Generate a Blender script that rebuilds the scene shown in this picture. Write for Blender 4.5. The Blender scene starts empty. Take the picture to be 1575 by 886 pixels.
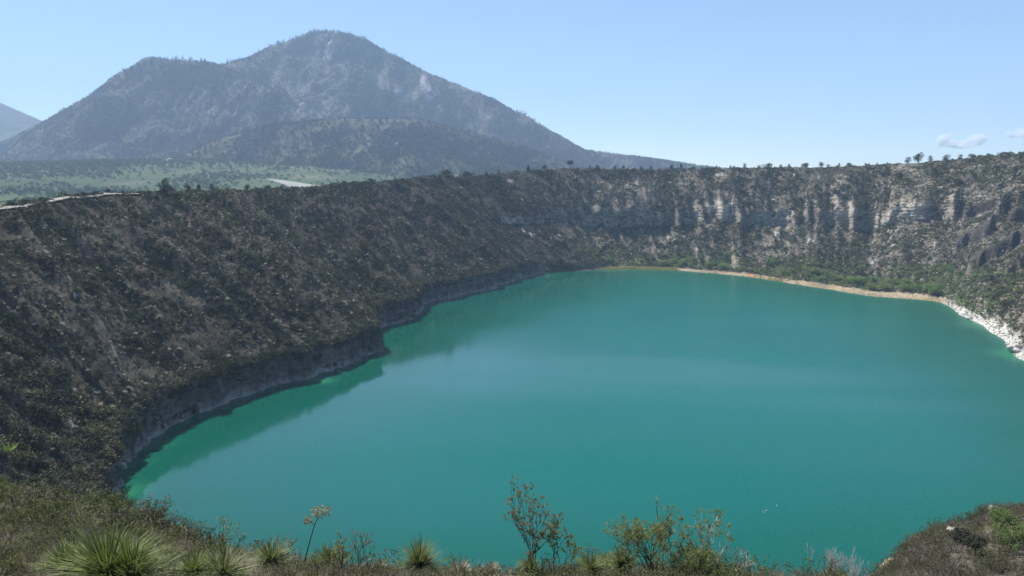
import bpy, math, random
import numpy as np
from mathutils import Vector, Matrix

# ------------------------------------------------------------------ camera, sky, sun, exposure
scene = bpy.context.scene
COL = scene.collection
CAMZ = 100.0
FPX, CXP, CYP, HORIZON = 1167.0, 787.5, 443.0, 275.0
PITCH = math.atan((CYP - HORIZON) / FPX)
cam_d = bpy.data.cameras.new('camera')
cam = bpy.data.objects.new('camera', cam_d); COL.objects.link(cam)
cam.location = (0, 0, CAMZ); cam.rotation_euler = (math.radians(90) - PITCH, 0, 0)
cam_d.sensor_width = 36.0; cam_d.lens = 36.0 * FPX / 1575.0
cam_d.clip_start = 0.1; cam_d.clip_end = 60000
scene.camera = cam

SUN = Vector((-0.36, 0.52, 0.775)).normalized()
SUN_EL = math.asin(SUN.z); SUN_AZ = math.atan2(SUN.x, SUN.y)
world = bpy.data.worlds.new('World'); scene.world = world; world.use_nodes = True
wn = world.node_tree.nodes; wl = world.node_tree.links
sky = wn.new('ShaderNodeTexSky'); sky.sky_type = 'NISHITA'; sky.sun_disc = False
sky.sun_elevation = SUN_EL; sky.sun_rotation = SUN_AZ % (2 * math.pi)
sky.altitude = 2400; sky.air_density = 1.0; sky.dust_density = 0.6; sky.ozone_density = 2.6
wn['Background'].inputs['Strength'].default_value = 0.10
wl.new(sky.outputs['Color'], wn['Background'].inputs['Color'])
sun_d = bpy.data.lights.new('sun', 'SUN'); sun_d.energy = 5.0; sun_d.angle = math.radians(0.5)
sun_d.color = (1.0, 0.955, 0.89)
sun = bpy.data.objects.new('sun', sun_d); COL.objects.link(sun)
sun.rotation_euler = SUN.to_track_quat('Z', 'Y').to_euler(); sun.location = (-300, 150, 500)
scene.view_settings.view_transform = 'Standard'; scene.view_settings.look = 'None'
scene.view_settings.exposure = 0.66; scene.view_settings.gamma = 1.0
scene.view_settings.use_curve_mapping = False
scene.render.engine = 'CYCLES'
scene.cycles.use_denoising = True
scene.cycles.max_bounces = 22; scene.cycles.diffuse_bounces = 2; scene.cycles.glossy_bounces = 2
scene.cycles.transparent_max_bounces = 8; scene.cycles.volume_bounces = 20
scene.cycles.use_adaptive_sampling = True; scene.cycles.adaptive_threshold = 0.01
HAZE_DENSITY = 1.15e-4
HAZE_COLOR = (0.54, 0.735, 1.0)

# ------------------------------------------------------------------ helpers
rng = np.random.default_rng(11)
R = random.Random(5)
CP, SP = math.cos(PITCH), math.sin(PITCH)

def ray(px, py):
    a = (px - CXP) / FPX; b = (CYP - py) / FPX
    return np.array((a, CP + b * SP, -SP + b * CP))

def at(px, py, Y):                       # the place seen there at Y metres ahead
    d = ray(px, py); t = Y / d[1]
    return np.array((d[0] * t, Y, CAMZ + d[2] * t))

def lake(px, py):                        # the place seen there on the lake's level
    d = ray(px, py); t = -CAMZ / d[2]
    return np.array((d[0] * t, d[1] * t))

def _hash(ix, iy, seed):
    h = (ix.astype(np.int64) * 374761393 + iy.astype(np.int64) * 668265263 + seed * 974634793) & 0xFFFFFFFF
    h = ((h ^ (h >> 13)) * 1274126177) & 0xFFFFFFFF
    h = (h ^ (h >> 16)) & 0xFFFFFFFF
    return h.astype(np.float64) / 4294967295.0

def noise(x, y, seed=0):                 # value noise -1..1
    x = np.asarray(x, float); y = np.asarray(y, float)
    x, y = np.broadcast_arrays(x, y)
    ix = np.floor(x); iy = np.floor(y); fx = x - ix; fy = y - iy
    u = fx * fx * fx * (fx * (fx * 6 - 15) + 10); v = fy * fy * fy * (fy * (fy * 6 - 15) + 10)
    a = _hash(ix, iy, seed); b = _hash(ix + 1, iy, seed); c = _hash(ix, iy + 1, seed); d = _hash(ix + 1, iy + 1, seed)
    return 2 * ((a * (1 - u) + b * u) * (1 - v) + (c * (1 - u) + d * u) * v) - 1

def fbm(x, y, seed=0, oct=4, gain=0.5):
    s = 0; a = 1; n = 0
    for i in range(oct):
        s = s + a * noise(x * 2 ** i + 17.3 * i, y * 2 ** i - 9.1 * i, seed + i); n += a; a *= gain
    return s / n

def ridged(x, y, seed=0, oct=3, gain=0.5):   # 0..1, sharp crests
    s = 0; a = 1; n = 0
    for i in range(oct):
        s = s + a * (1 - np.abs(noise(x * 2 ** i + 5.7 * i, y * 2 ** i + 3.3 * i, seed + i))); n += a; a *= gain
    return s / n

def sstep(a, b, x):
    t = np.clip((x - a) / (b - a), 0, 1); return t * t * (3 - 2 * t)

MATS = {}
def principled(name):
    m = bpy.data.materials.new(name); m.use_nodes = True
    nt = m.node_tree; b = nt.nodes['Principled BSDF']
    b.inputs['Roughness'].default_value = 0.85; b.inputs['Specular IOR Level'].default_value = 0.2
    MATS[name] = m
    return m, nt, b

def noise_color(nt, c1, c2, scale, detail=4, coord='Object', lo=0.35, hi=0.65):
    tc = nt.nodes.new('ShaderNodeTexCoord'); n = nt.nodes.new('ShaderNodeTexNoise')
    n.inputs['Scale'].default_value = scale; n.inputs['Detail'].default_value = detail
    nt.links.new(tc.outputs[coord], n.inputs['Vector'])
    r = nt.nodes.new('ShaderNodeValToRGB')
    r.color_ramp.elements[0].position = lo; r.color_ramp.elements[1].position = hi
    r.color_ramp.elements[0].color = (*c1, 1); r.color_ramp.elements[1].color = (*c2, 1)
    nt.links.new(n.outputs['Fac'], r.inputs['Fac'])
    return r.outputs['Color'], n.outputs['Fac']

def mat_noise(name, c1, c2, scale=5.0, rough=0.85, spec=0.2, transl=0.0):
    m, nt, b = principled(name)
    c, f = noise_color(nt, c1, c2, scale)
    nt.links.new(c, b.inputs['Base Color'])
    b.inputs['Roughness'].default_value = rough; b.inputs['Specular IOR Level'].default_value = spec
    if transl > 0:
        t = nt.nodes.new('ShaderNodeBsdfTranslucent'); mix = nt.nodes.new('ShaderNodeMixShader')
        mix.inputs['Fac'].default_value = transl
        nt.links.new(c, t.inputs['Color'])
        nt.links.new(b.outputs[0], mix.inputs[1]); nt.links.new(t.outputs[0], mix.inputs[2])
        nt.links.new(mix.outputs[0], nt.nodes['Material Output'].inputs['Surface'])
    return m

def mat_tint(name, transl=0.15, rough=0.8):          # colour carried by each plant of a scatter
    m, nt, b = principled(name)
    a = nt.nodes.new('ShaderNodeAttribute'); a.attribute_type = 'INSTANCER'; a.attribute_name = 'tint'
    v = nt.nodes.new('ShaderNodeAttribute'); v.attribute_type = 'GEOMETRY'; v.attribute_name = 'shade'
    mul = nt.nodes.new('ShaderNodeMix'); mul.data_type = 'RGBA'; mul.blend_type = 'MULTIPLY'
    mul.inputs['Factor'].default_value = 1.0
    nt.links.new(a.outputs['Color'], mul.inputs['A']); nt.links.new(v.outputs['Color'], mul.inputs['B'])
    nt.links.new(mul.outputs['Result'], b.inputs['Base Color'])
    b.inputs['Roughness'].default_value = rough
    t = nt.nodes.new('ShaderNodeBsdfTranslucent'); mix = nt.nodes.new('ShaderNodeMixShader')
    mix.inputs['Fac'].default_value = transl
    nt.links.new(mul.outputs['Result'], t.inputs['Color'])
    nt.links.new(b.outputs[0], mix.inputs[1]); nt.links.new(t.outputs[0], mix.inputs[2])
    nt.links.new(mix.outputs[0], nt.nodes['Material Output'].inputs['Surface'])
    return m

def mesh_np(name, V, F, smooth=True):                # F: (n,4) or (n,3) int array
    V = np.asarray(V, np.float32).reshape(-1, 3); F = np.asarray(F, np.int32)
    me = bpy.data.meshes.new(name)
    k = F.shape[1]
    me.vertices.add(len(V)); me.vertices.foreach_set('co', V.ravel())
    me.loops.add(F.size); me.loops.foreach_set('vertex_index', F.ravel())
    me.polygons.add(len(F)); me.polygons.foreach_set('loop_start', np.arange(0, F.size, k, dtype=np.int32))
    me.polygons.foreach_set('loop_total', np.full(len(F), k, np.int32))
    if smooth: me.polygons.foreach_set('use_smooth', np.ones(len(F), bool))
    me.update(calc_edges=True)
    return me

def attr_f(me, name, data):
    a = me.attributes.new(name, 'FLOAT', 'POINT'); a.data.foreach_set('value', np.asarray(data, np.float32).ravel())
def attr_v(me, name, data):
    a = me.attributes.new(name, 'FLOAT_VECTOR', 'POINT'); a.data.foreach_set('vector', np.asarray(data, np.float32).ravel())
def attr_c(me, name, data):                          # (n,3) colours
    d = np.ones((len(data), 4), np.float32); d[:, :3] = data
    a = me.color_attributes.new(name, 'FLOAT_COLOR', 'POINT'); a.data.foreach_set('color', d.ravel())

def link(name, me, mat=None, parent=None, label=None, cat=None, group=None, kind=None):
    o = bpy.data.objects.new(name, me); COL.objects.link(o)
    if mat is not None and me is not None and len(me.materials) == 0: me.materials.append(mat)
    if parent is not None: o.parent = parent
    if label: o['label'] = label
    if cat: o['category'] = cat
    if group: o['group'] = group
    if kind: o['kind'] = kind
    return o

def thing(name, loc, label, cat, group=None, rz=0.0, scale=1.0, rot=None):
    o = bpy.data.objects.new(name, None); COL.objects.link(o)
    o.empty_display_size = 0.5
    o.location = loc; o.rotation_euler = rot if rot else (0, 0, rz)
    o.scale = (scale, scale, scale) if not hasattr(scale, '__len__') else scale
    o['label'] = label; o['category'] = cat
    if group: o['group'] = group
    return o

def grid_faces(nr, nc, wrap=False):
    c = nc if wrap else nc - 1
    i = np.arange(nr - 1)[:, None]; j = np.arange(c)[None, :]; j2 = (j + 1) % nc
    return np.stack((i * nc + j, i * nc + j2, (i + 1) * nc + j2, (i + 1) * nc + j), -1).reshape(-1, 4)

class MB:                                            # gathers strips, tubes and leaves of ONE part
    def __init__(s): s.v = []; s.f = []; s.c = []
    def add(s, V, F, shade=1.0):
        b = len(s.v); s.v += [tuple(p) for p in V]; s.f += [tuple(b + i for i in f) for f in F]
        s.c += [shade] * len(V)
    def tube(s, pts, rad, n=5, shade=1.0):
        pts = [Vector(p) for p in pts]; V = []; F = []
        for i, p in enumerate(pts):
            d = (pts[min(i + 1, len(pts) - 1)] - pts[max(i - 1, 0)])
            d = d.normalized() if d.length > 1e-9 else Vector((0, 0, 1))
            a = d.orthogonal().normalized(); b = d.cross(a)
            for k in range(n):
                t = 2 * math.pi * k / n
                V.append(p + (a * math.cos(t) + b * math.sin(t)) * rad[i])
        for i in range(len(pts) - 1):
            for k in range(n):
                F.append((i * n + k, i * n + (k + 1) % n, (i + 1) * n + (k + 1) % n, (i + 1) * n + k))
        F.append(tuple(range(n))[::-1]); F.append(tuple((len(pts) - 1) * n + k for k in range(n)))
        s.add(V, F, shade)
    def leaf(s, p, d, n, L, W, shade=1.0, bend=0.0):
        p = Vector(p); d = Vector(d).normalized(); n = Vector(n)
        w = d.cross(n); w = w.normalized() if w.length > 1e-6 else d.orthogonal().normalized()
        up = w.cross(d)
        m = p + d * L * .5 + up * bend * L * .3
        s.add((p, m + w * W * .5, p + d * L, m - w * W * .5), ((0, 1, 2, 3),), shade)
    def blade(s, p, d, L, W, droop=0.3, seg=3, shade=1.0):
        p = Vector(p); d = Vector(d).normalized()
        w = d.cross(Vector((0, 0, 1)))
        w = w.normalized() if w.length > 1e-4 else Vector((1, 0, 0))
        V = []; F = []; q = p.copy(); dd = d.copy()
        for i in range(seg + 1):
            t = i / seg; ww = W * (1 - t) ** .7 * .5 + W * .03
            V += [q + w * ww, q - w * ww]
            q = q + dd * (L / seg); dd = (dd + Vector((0, 0, -droop / seg))).normalized()
        for i in range(seg): F.append((2 * i, 2 * i + 1, 2 * i + 3, 2 * i + 2))
        s.add(V, F, shade)
    def mesh(s, name, smooth=False):
        me = bpy.data.meshes.new(name); me.from_pydata(s.v, [], s.f)
        if smooth: me.polygons.foreach_set('use_smooth', np.ones(len(s.f), bool))
        attr_c(me, 'shade', np.repeat(np.array(s.c)[:, None], 3, 1)); me.update()
        return me

def rdir(r, zlo=-1.0, zhi=1.0):
    z = r.uniform(zlo, zhi); t = r.uniform(0, 2 * math.pi); k = math.sqrt(max(0, 1 - z * z))
    return Vector((k * math.cos(t), k * math.sin(t), z))

# scatter of uncountable plants: one object, points + geometry nodes
def proto_collection(name, meshes, mat):
    c = bpy.data.collections.new(name)
    for i, me in enumerate(meshes):
        me.materials.append(mat)
        c.objects.link(bpy.data.objects.new('%s_%02d' % (name, i), me))
    return c

def scatter(name, P, rot, scl, idx, tint, coll, label, cat):
    me = bpy.data.meshes.new(name)
    me.vertices.add(len(P)); me.vertices.foreach_set('co', np.asarray(P, np.float32).ravel())
    attr_v(me, 'rot', rot); attr_v(me, 'scl', scl); attr_f(me, 'pick', idx)
    attr_v(me, 'tint', tint)
    o = link(name, me, None, None, label, cat, None, 'stuff')
    g = bpy.data.node_groups.new(name + '_nodes', 'GeometryNodeTree')
    g.interface.new_socket('Geometry', in_out='INPUT', socket_type='NodeSocketGeometry')
    g.interface.new_socket('Geometry', in_out='OUTPUT', socket_type='NodeSocketGeometry')
    N = g.nodes; gi = N.new('NodeGroupInput'); go = N.new('NodeGroupOutput')
    iop = N.new('GeometryNodeInstanceOnPoints'); ci = N.new('GeometryNodeCollectionInfo')
    ci.inputs['Collection'].default_value = coll; ci.inputs['Separate Children'].default_value = True
    ci.inputs['Reset Children'].default_value = True
    iop.inputs['Pick Instance'].default_value = True
    def na(n, t):
        a = N.new('GeometryNodeInputNamedAttribute'); a.data_type = t; a.inputs['Name'].default_value = n
        return a.outputs[0]
    L = g.links
    L.new(gi.outputs[0], iop.inputs['Points']); L.new(ci.outputs[0], iop.inputs['Instance'])
    f2i = N.new('FunctionNodeFloatToInt'); L.new(na('pick', 'FLOAT'), f2i.inputs[0]); L.new(f2i.outputs[0], iop.inputs['Instance Index'])
    e2r = N.new('FunctionNodeEulerToRotation'); L.new(na('rot', 'FLOAT_VECTOR'), e2r.inputs[0]); L.new(e2r.outputs[0], iop.inputs['Rotation'])
    L.new(na('scl', 'FLOAT_VECTOR'), iop.inputs['Scale'])
    L.new(iop.outputs[0], go.inputs[0])
    md = o.modifiers.new('scatter', 'NODES'); md.node_group = g
    return o

def sample_mesh(V, F, n, weight=None):               # random points over quads, by area (times a weight per vertex)
    A = V[F[:, 0]]; B = V[F[:, 1]]; C = V[F[:, 2]]; D = V[F[:, 3]]
    ar = 0.5 * np.linalg.norm(np.cross(C - A, D - B), axis=1)
    if weight is not None: ar = ar * weight[F].mean(1)
    cdf = np.cumsum(ar); k = np.searchsorted(cdf, rng.random(n) * cdf[-1]); k = np.clip(k, 0, len(F) - 1)
    u = rng.random((n, 1)); v = rng.random((n, 1))
    P = (A[k] * (1 - u) + B[k] * u) * (1 - v) + (D[k] * (1 - u) + C[k] * u) * v
    return P, F[k, 0]

# ------------------------------------------------------------------ haze colours etc. are above; materials of the setting
def ground_material(name, scale1, scale2, amount=0.5, bump=0.0, bscale=1.0):
    m, nt, b = principled(name)
    a = nt.nodes.new('ShaderNodeAttribute'); a.attribute_name = 'Col'
    tc = nt.nodes.new('ShaderNodeTexCoord')
    n1 = nt.nodes.new('ShaderNodeTexNoise'); n1.inputs['Scale'].default_value = scale1; n1.inputs['Detail'].default_value = 8
    n1.inputs['Roughness'].default_value = 0.65
    n2 = nt.nodes.new('ShaderNodeTexNoise'); n2.inputs['Scale'].default_value = scale2; n2.inputs['Detail'].default_value = 3
    for n in (n1, n2): nt.links.new(tc.outputs['Object'], n.inputs['Vector'])
    ad = nt.nodes.new('ShaderNodeMath'); ad.operation = 'ADD'
    nt.links.new(n1.outputs['Fac'], ad.inputs[0]); nt.links.new(n2.outputs['Fac'], ad.inputs[1])
    mr = nt.nodes.new('ShaderNodeMapRange'); mr.inputs['From Min'].default_value = 0.65; mr.inputs['From Max'].default_value = 1.35
    mr.inputs['To Min'].default_value = 1 - amount; mr.inputs['To Max'].default_value = 1 + amount
    nt.links.new(ad.outputs[0], mr.inputs['Value'])
    mul = nt.nodes.new('ShaderNodeMix'); mul.data_type = 'RGBA'; mul.blend_type = 'MULTIPLY'; mul.inputs['Factor'].default_value = 1
    nt.links.new(a.outputs['Color'], mul.inputs['A']); nt.links.new(mr.outputs['Result'], mul.inputs['B'])
    nt.links.new(mul.outputs['Result'], b.inputs['Base Color'])
    b.inputs['Roughness'].default_value = 0.95; b.inputs['Specular IOR Level'].default_value = 0.1
    if bump:
        bp = nt.nodes.new('ShaderNodeBump'); bp.inputs['Strength'].default_value = 1.0; bp.inputs['Distance'].default_value = bump
        n3 = nt.nodes.new('ShaderNodeTexNoise'); n3.inputs['Scale'].default_value = bscale; n3.inputs['Detail'].default_value = 6
        nt.links.new(tc.outputs['Object'], n3.inputs['Vector'])
        nt.links.new(n3.outputs['Fac'], bp.inputs['Height']); nt.links.new(bp.outputs[0], b.inputs['Normal'])
    return m

M_GROUND = ground_material('crater_ground', 0.25, 0.03, 0.45, 0.5, 0.5)
M_NEAR = ground_material('near_ground', 1.5, 0.2, 0.45, 0.06, 5.0)
M_FAR = ground_material('mountain_ground', 0.02, 0.003, 0.35, 8.0, 0.03)
M_SCRUB = mat_tint('scrub', 0.2)
M_FOREST = mat_tint('forest', 0.05)
M_NEARPLANT = mat_tint('near_scrub', 0.38)

# ------------------------------------------------------------------ the crater: shore, slopes, cliffs, rim
def W(x, y): return np.array((x, y), float)
# shore point, rim point, then (u,z) of: beach/cliff foot, cliff top, band foot, band top
L_ = lambda c: (0.006, 1.0, 0.026, c, 0.42, None, 0.52, None)
F_ = lambda b, c, d, e: (b * .75, 1.6, b + 0.07, 6.0, c, d, c + 0.022, e - 3)
SEC = [
    (W(-116, 205), np.array((-215, 140, 97.)), L_(13)),
    (lake(172, 750), np.array((-243, 235, 94.)), L_(14)),
    (lake(188, 705), np.array((-256, 300, 91.)), L_(13)),
    (lake(228, 673), at(0, 321, 372), L_(14)),
    (lake(330, 627), at(60, 311, 412), L_(14)),
    (lake(400, 599), at(115, 304, 447), L_(14)),
    (lake(478, 580), at(180, 297, 488), L_(14)),
    (lake(524, 557), at(250, 297, 528), L_(13)),
    (lake(573, 546), at(320, 295, 570), L_(14)),
    (lake(585, 510), at(390, 292, 615), L_(13)),
    (lake(642, 489), at(450, 290, 665), L_(14)),
    (lake(656, 470), at(520, 284, 730), L_(14)),
    (lake(760, 442), at(600, 279, 800), L_(13)),
    (lake(826, 422), at(672, 271, 875), L_(12)),
    (lake(838, 420), at(725, 272, 930), (0.012, 1., 0.05, 10., 0.52, 48., 0.55, 56.)),
    (lake(900, 416), at(795, 264, 985), (0.02, 1., 0.06, 8., 0.52, 46., 0.55, 57.)),
    (lake(960, 414), at(880, 260, 1015), F_(0.05, 0.55, 46, 66)),
    (lake(1050, 417), at(1000, 262, 1022), F_(0.07, 0.56, 46, 67)),
    (lake(1150, 426), at(1120, 260, 1012), F_(0.09, 0.57, 47, 68)),
    (lake(1250, 442), at(1250, 257, 985), F_(0.10, 0.58, 49, 70)),
    (lake(1350, 457), at(1350, 255, 950), F_(0.11, 0.60, 54, 75)),
    (lake(1437, 464), at(1460, 246, 890), F_(0.08, 0.60, 60, 82)),
    (lake(1478, 484), at(1600, 233, 795), (0.03, 2., 0.08, 7., 0.60, 72., 0.66, 88.)),
    (lake(1540, 523), at(1770, 215, 665), (0.03, 3., 0.08, 8., 0.6, None, 0.66, None)),
    (lake(1560, 550), at(1900, 205, 590), (0.03, 3., 0.08, 8., 0.6, None, 0.66, None)),
    (W(288, 385), np.array((500, 430, 130.)), (0.03, 3., 0.08, 8., 0.6, None, 0.66, None)),
    (W(270, 310), np.array((470, 310, 124.)), (0.03, 3., 0.08, 8., 0.6, None, 0.66, None)),
    (W(240, 245), np.array((410, 170, 115.)), (0.03, 3., 0.08, 8., 0.6, None, 0.66, None)),
    (W(195, 180), np.array((300, 50, 100.)), (0.03, 3., 0.1, 12., 0.6, 45., 0.66, 50.)),
    (W(120, 142), np.array((140, -30, 88.)), (0.03, 3., 0.1, 9., 0.6, 32., 0.66, 37.)),
    (W(40, 130), np.array((30, -50, 84.)), (0.03, 3., 0.1, 9., 0.6, 28., 0.66, 32.)),
    (W(-40, 142), np.array((-70, -40, 86.)), (0.03, 3., 0.1, 9., 0.6, 30., 0.66, 35.)),
    (W(-88, 172), np.array((-160, 40, 95.)), (0.03, 3., 0.09, 12., 0.6, 50., 0.66, 55.)),
]
rowsP = []
for sh, rm, pr in SEC:
    pr = list(pr)
    for iu, iz in ((4, 5), (6, 7)):
        if pr[iz] is None:
            t = (pr[iu] - pr[2]) / (1 - pr[2]); pr[iz] = pr[3] + (rm[2] - pr[3]) * t
    rowsP.append(np.concatenate((sh, rm, pr)))
SECP = np.array(rowsP); NS = len(SECP)
mid = 0.5 * (SECP[:, :2] + SECP[:, 2:4])
seg = np.linalg.norm(np.roll(mid, -1, 0) - mid, axis=1); cum = np.concatenate(([0], np.cumsum(seg))); TOT = cum[-1]
NC = 1560
tt = np.linspace(0, TOT, NC, endpoint=False)
k = np.clip(np.searchsorted(cum, tt, 'right') - 1, 0, NS - 1)
f = ((tt - cum[k]) / seg[k])[:, None]
P0, P1, P2, P3 = SECP[(k - 1) % NS], SECP[k], SECP[(k + 1) % NS], SECP[(k + 2) % NS]
s0, s1, s2 = seg[(k - 1) % NS][:, None], seg[k][:, None], seg[(k + 1) % NS][:, None]
m1 = ((P2 - P1) / s1 * s0 + (P1 - P0) / s0 * s1) / (s0 + s1) * s1
m2 = ((P3 - P2) / s2 * s1 + (P2 - P1) / s1 * s2) / (s1 + s2) * s1
C = (2 * f**3 - 3 * f**2 + 1) * P1 + (f**3 - 2 * f**2 + f) * m1 * .8 + (-2 * f**3 + 3 * f**2) * P2 + (f**3 - f**2) * m2 * .8
SECT = k + f[:, 0]                                   # section coordinate of each column
shore = C[:, :2].copy(); rim = C[:, 2:5].copy()
outd = rim[:, :2] - shore; width = np.linalg.norm(outd, axis=1, keepdims=True); outd /= width
near_w = np.clip(np.minimum(np.abs(SECT - 30), np.abs(SECT - 30 + NS)) / 3, 0, 1)   # 0 at the near side
# uneven shoreline: coves and headlands
arc = np.concatenate(([0], np.cumsum(np.linalg.norm(np.diff(shore, axis=0), axis=1))))
leftw = np.clip(1 - np.abs(SECT - 7) / 8, 0, 1)
sj = (np.tanh(4 * noise(arc / 24, 0 * arc + 5.5, 47)) * 4.0 * leftw + fbm(arc / 48, 0 * arc, 40, 2) * 6 + fbm(arc / 22, 0 * arc, 41, 4) * 6.5 + fbm(arc / 6, 0 * arc + 3, 43, 3) * 1.2)
shore = shore + outd * (sj * (0.45 + 0.55 * np.sqrt(leftw)))[:, None]
outd = rim[:, :2] - shore; width = np.linalg.norm(outd, axis=1, keepdims=True); outd /= width; width = width[:, 0]
rim[:, 2] += (fbm(arc / 30, 0 * arc, 61, 3) * 1.2 + fbm(arc / 9, 0 * arc, 62, 2) * .5) * near_w
uz = C[:, 5:13].copy()
_f = sstep(14.2, 16.5, SECT) * (1 - sstep(22, 23, SECT))
_b = fbm(arc / 55, 0 * arc + 8, 63, 3)
uz[:, 5] += _f * (_b * 7 + 6 * (ridged(arc / 30, 0 * arc, 64, 2) - .6) * 2); uz[:, 7] += _f * (_b * 4)
uz[:, 7] = np.maximum(uz[:, 7], uz[:, 5] + 3 + 4 * fbm(arc / 40, 0 * arc, 66, 2))
farw = sstep(14.2, 16.5, SECT) * (1 - sstep(22, 23, SECT))      # far wall
rightw = sstep(20.8, 22.5, SECT) * (1 - sstep(26.5, 28, SECT))  # right wall
leftW = 1 - sstep(12.5, 14.5, SECT) + sstep(NS - 1.5, NS - .2, SECT)
# row plan: list of (segment, fraction)
keys = [(-0.16, -9.), (0, -0.35), None, None, None, None, (1, None), None, None]
plan = []
for sgi, n in enumerate((3, 8, 22, 52, 34, 40, 10, 16)):
    for i in range(n): plan.append((sgi, i / n))
plan.append((7, 1.0)); NR = len(plan)
def key(i):
    if i == 0: return np.full(NC, -0.16), np.full(NC, -9.0)
    if i == 1: return np.zeros(NC), np.full(NC, -0.35)
    if 2 <= i <= 5: return uz[:, 2 * (i - 2)], uz[:, 2 * (i - 2) + 1]
    if i == 6: return np.ones(NC), rim[:, 2]
    if i == 7: return 1 + 14 / width, rim[:, 2] - 1.5
    return 1 + 230 / width, 46 + 0 * width
KS = [key(i) for i in range(9)]
U = np.zeros((NR, NC)); Z = np.zeros((NR, NC)); SEGI = np.zeros(NR, int)
for r_, (sg, fr) in enumerate(plan):
    U[r_] = KS[sg][0] * (1 - fr) + KS[sg + 1][0] * fr; Z[r_] = KS[sg][1] * (1 - fr) + KS[sg + 1][1] * fr; SEGI[r_] = sg
arcm = tt[None, :] + 0 * U
env = sstep(0.03, 0.2, U) * (1 - sstep(0.86, 1.0, U))
nearfade = near_w[None, :]
# convex brow on the left slope
Z += leftW * 5.0 * np.sin(np.pi * np.clip((U - .05) / .95, 0, 1)) * (U > .05) * (U < 1)
# ribs and gullies down the fall line
warp = fbm(arcm / 60, U * 2.2, 71, 3) * 9
rib = sstep(.45, .98, ridged((arcm + warp) / 36, U * .7, 72, 3)) - .5
ribf = sstep(.45, .98, ridged((arcm + warp * 1.3) / 13, U * 1.1, 75, 2)) - .5
farw2 = farw * (1 - sstep(20.2, 21.4, SECT))
lat = rib * (12 * leftW + 13 * farw2 + 4 * rightw) + ribf * (2.5 * leftW + 4.5 * farw2 + 1 * rightw)
Z += lat * env * nearfade * np.where(U > uz[:, 4], .8, .6)
# the cliff band of the far wall: buttresses stand out, recesses cut in, broken rim of rock
bandc = farw[None, :] * np.exp(-((U - .5 * (uz[:, 4] + uz[:, 6])) / .09) ** 2)
radial = bandc * ((.5 - sstep(.5, .98, ridged((arcm + warp * .4) / 24, Z / 90, 81, 3))) * 17 + fbm(arcm / 5, Z / 6, 85, 3) * 2.2)
radial += bandc * (((Z + 2.5 * fbm(arcm / 30, Z * 0, 87, 2)) / 3.4) % 1.0 - .5) * 1.0
# shore cliffs of the left side
shc = (SEGI == 2)[:, None] * leftW + (SEGI == 1)[:, None] * leftW * .5
FRr = np.array([p_[1] for p_ in plan])[:, None]
radial += leftW * (-2.4) * np.where((SEGI == 2)[:, None], FRr, np.where((SEGI == 3)[:, None], np.clip(1 - FRr * 7, 0, 1), 0))
radial += shc * (((Z + 1.5 * fbm(arcm / 20, Z * 0, 97, 2)) / 3.0) % 1.0 - .5) * .9
radial += shc * (fbm(arcm / 7, Z / 9, 91, 4) * 3.4 + np.abs(fbm(arcm / 3.5, Z / 14, 95, 3)) * 2.6)
# tilted lava ledges across the right wall
inc = Z - 0.46 * (arcm - cum[21]) + 6 + fbm(arcm / 25, U * 4, 101, 3) * 3.5
led = (inc / 27.0) % 1.0
ledge = sstep(.0, .12, led) * (1 - sstep(.12, 1.0, led))
ledw = sstep(20.9, 21.5, SECT) * (1 - sstep(26.5, 28, SECT))
ledm = ledw * (fbm(arcm / 40, U * 3, 105, 3) > -.25) * env * sstep(.16, .28, U) * (1 - sstep(.55, .72, U))
LEDM = ledm * (led < .26)
Z += ledm * (ledge * 9.5 + (led < .45) * fbm(arcm / 5, U * width / 5, 107, 3) * 1.8)
Z += env * (fbm(arcm / 8, U * width / 8, 111, 4) * 1.5 + fbm(arcm / 2.8, U * width / 2.8, 115, 3) * .55) * nearfade
rough_low = sstep(0.0, 0.03, U) * (1 - sstep(.1, .2, U)) * (rightw + farw)
Z += rough_low * (fbm(arcm / 4, U * width / 4, 121, 4) * 1.2 + .3)
Z = np.where((U > .012) & (U < .5), np.maximum(Z, .5 + 6 * np.clip(U - .012, 0, .2)), Z)
X = shore[:, 0] + outd[:, 0] * (U * width + radial); Y = shore[:, 1] + outd[:, 1] * (U * width + radial)
CV = np.stack((X, Y, Z), -1).reshape(-1, 3); CF = grid_faces(NR, NC, True)
CF = CF[:, ::-1] if np.cross(CV[CF[5000, 1]] - CV[CF[5000, 0]], CV[CF[5000, 3]] - CV[CF[5000, 0]])[2] < 0 else CF
cme = mesh_np('crater', CV, CF)
nrm = np.zeros(len(CV) * 3, np.float32); cme.vertices.foreach_get('normal', nrm); nrm = nrm.reshape(-1, 3)
slope = nrm[:, 2]
def flat(a): return np.broadcast_to(a, (NR, NC)).reshape(-1)
fU, fZ, fA = flat(U), flat(Z), flat(arcm)
fL, fF, fR = flat(leftW), flat(farw), flat(rightw)
n_a = fbm(fA / 14, fZ / 9, 131, 4); n_b = fbm(fA / 40, fU * 5, 135, 3); n_c = fbm(fA / 3.5, fZ / 2.2, 137, 3)
soil = np.array((.042, .038, .028)); soil2 = np.array((.064, .057, .042)); rock = np.array((.185, .165, .14)); tan = np.array((.46, .41, .32))
lav = np.array((.085, .078, .072)); white = np.array((.44, .42, .375)); beach = np.array((.33, .26, .165)); rust = np.array((.42, .2, .07))
def mix(a, b, t): return a * (1 - t[:, None]) + b * t[:, None]
col = mix(soil[None, :], soil2[None, :], sstep(-.4, .4, n_a))
col = mix(col, np.array((.21, .185, .145))[None, :], np.clip(fF + fR, 0, 1) * sstep(-.5, .3, n_b + .4 * n_c) * .8)
steep = 1 - sstep(.55, .80, slope + n_c * .10)
steepL = 1 - sstep(.42, .62, slope + n_c * .06)
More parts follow.
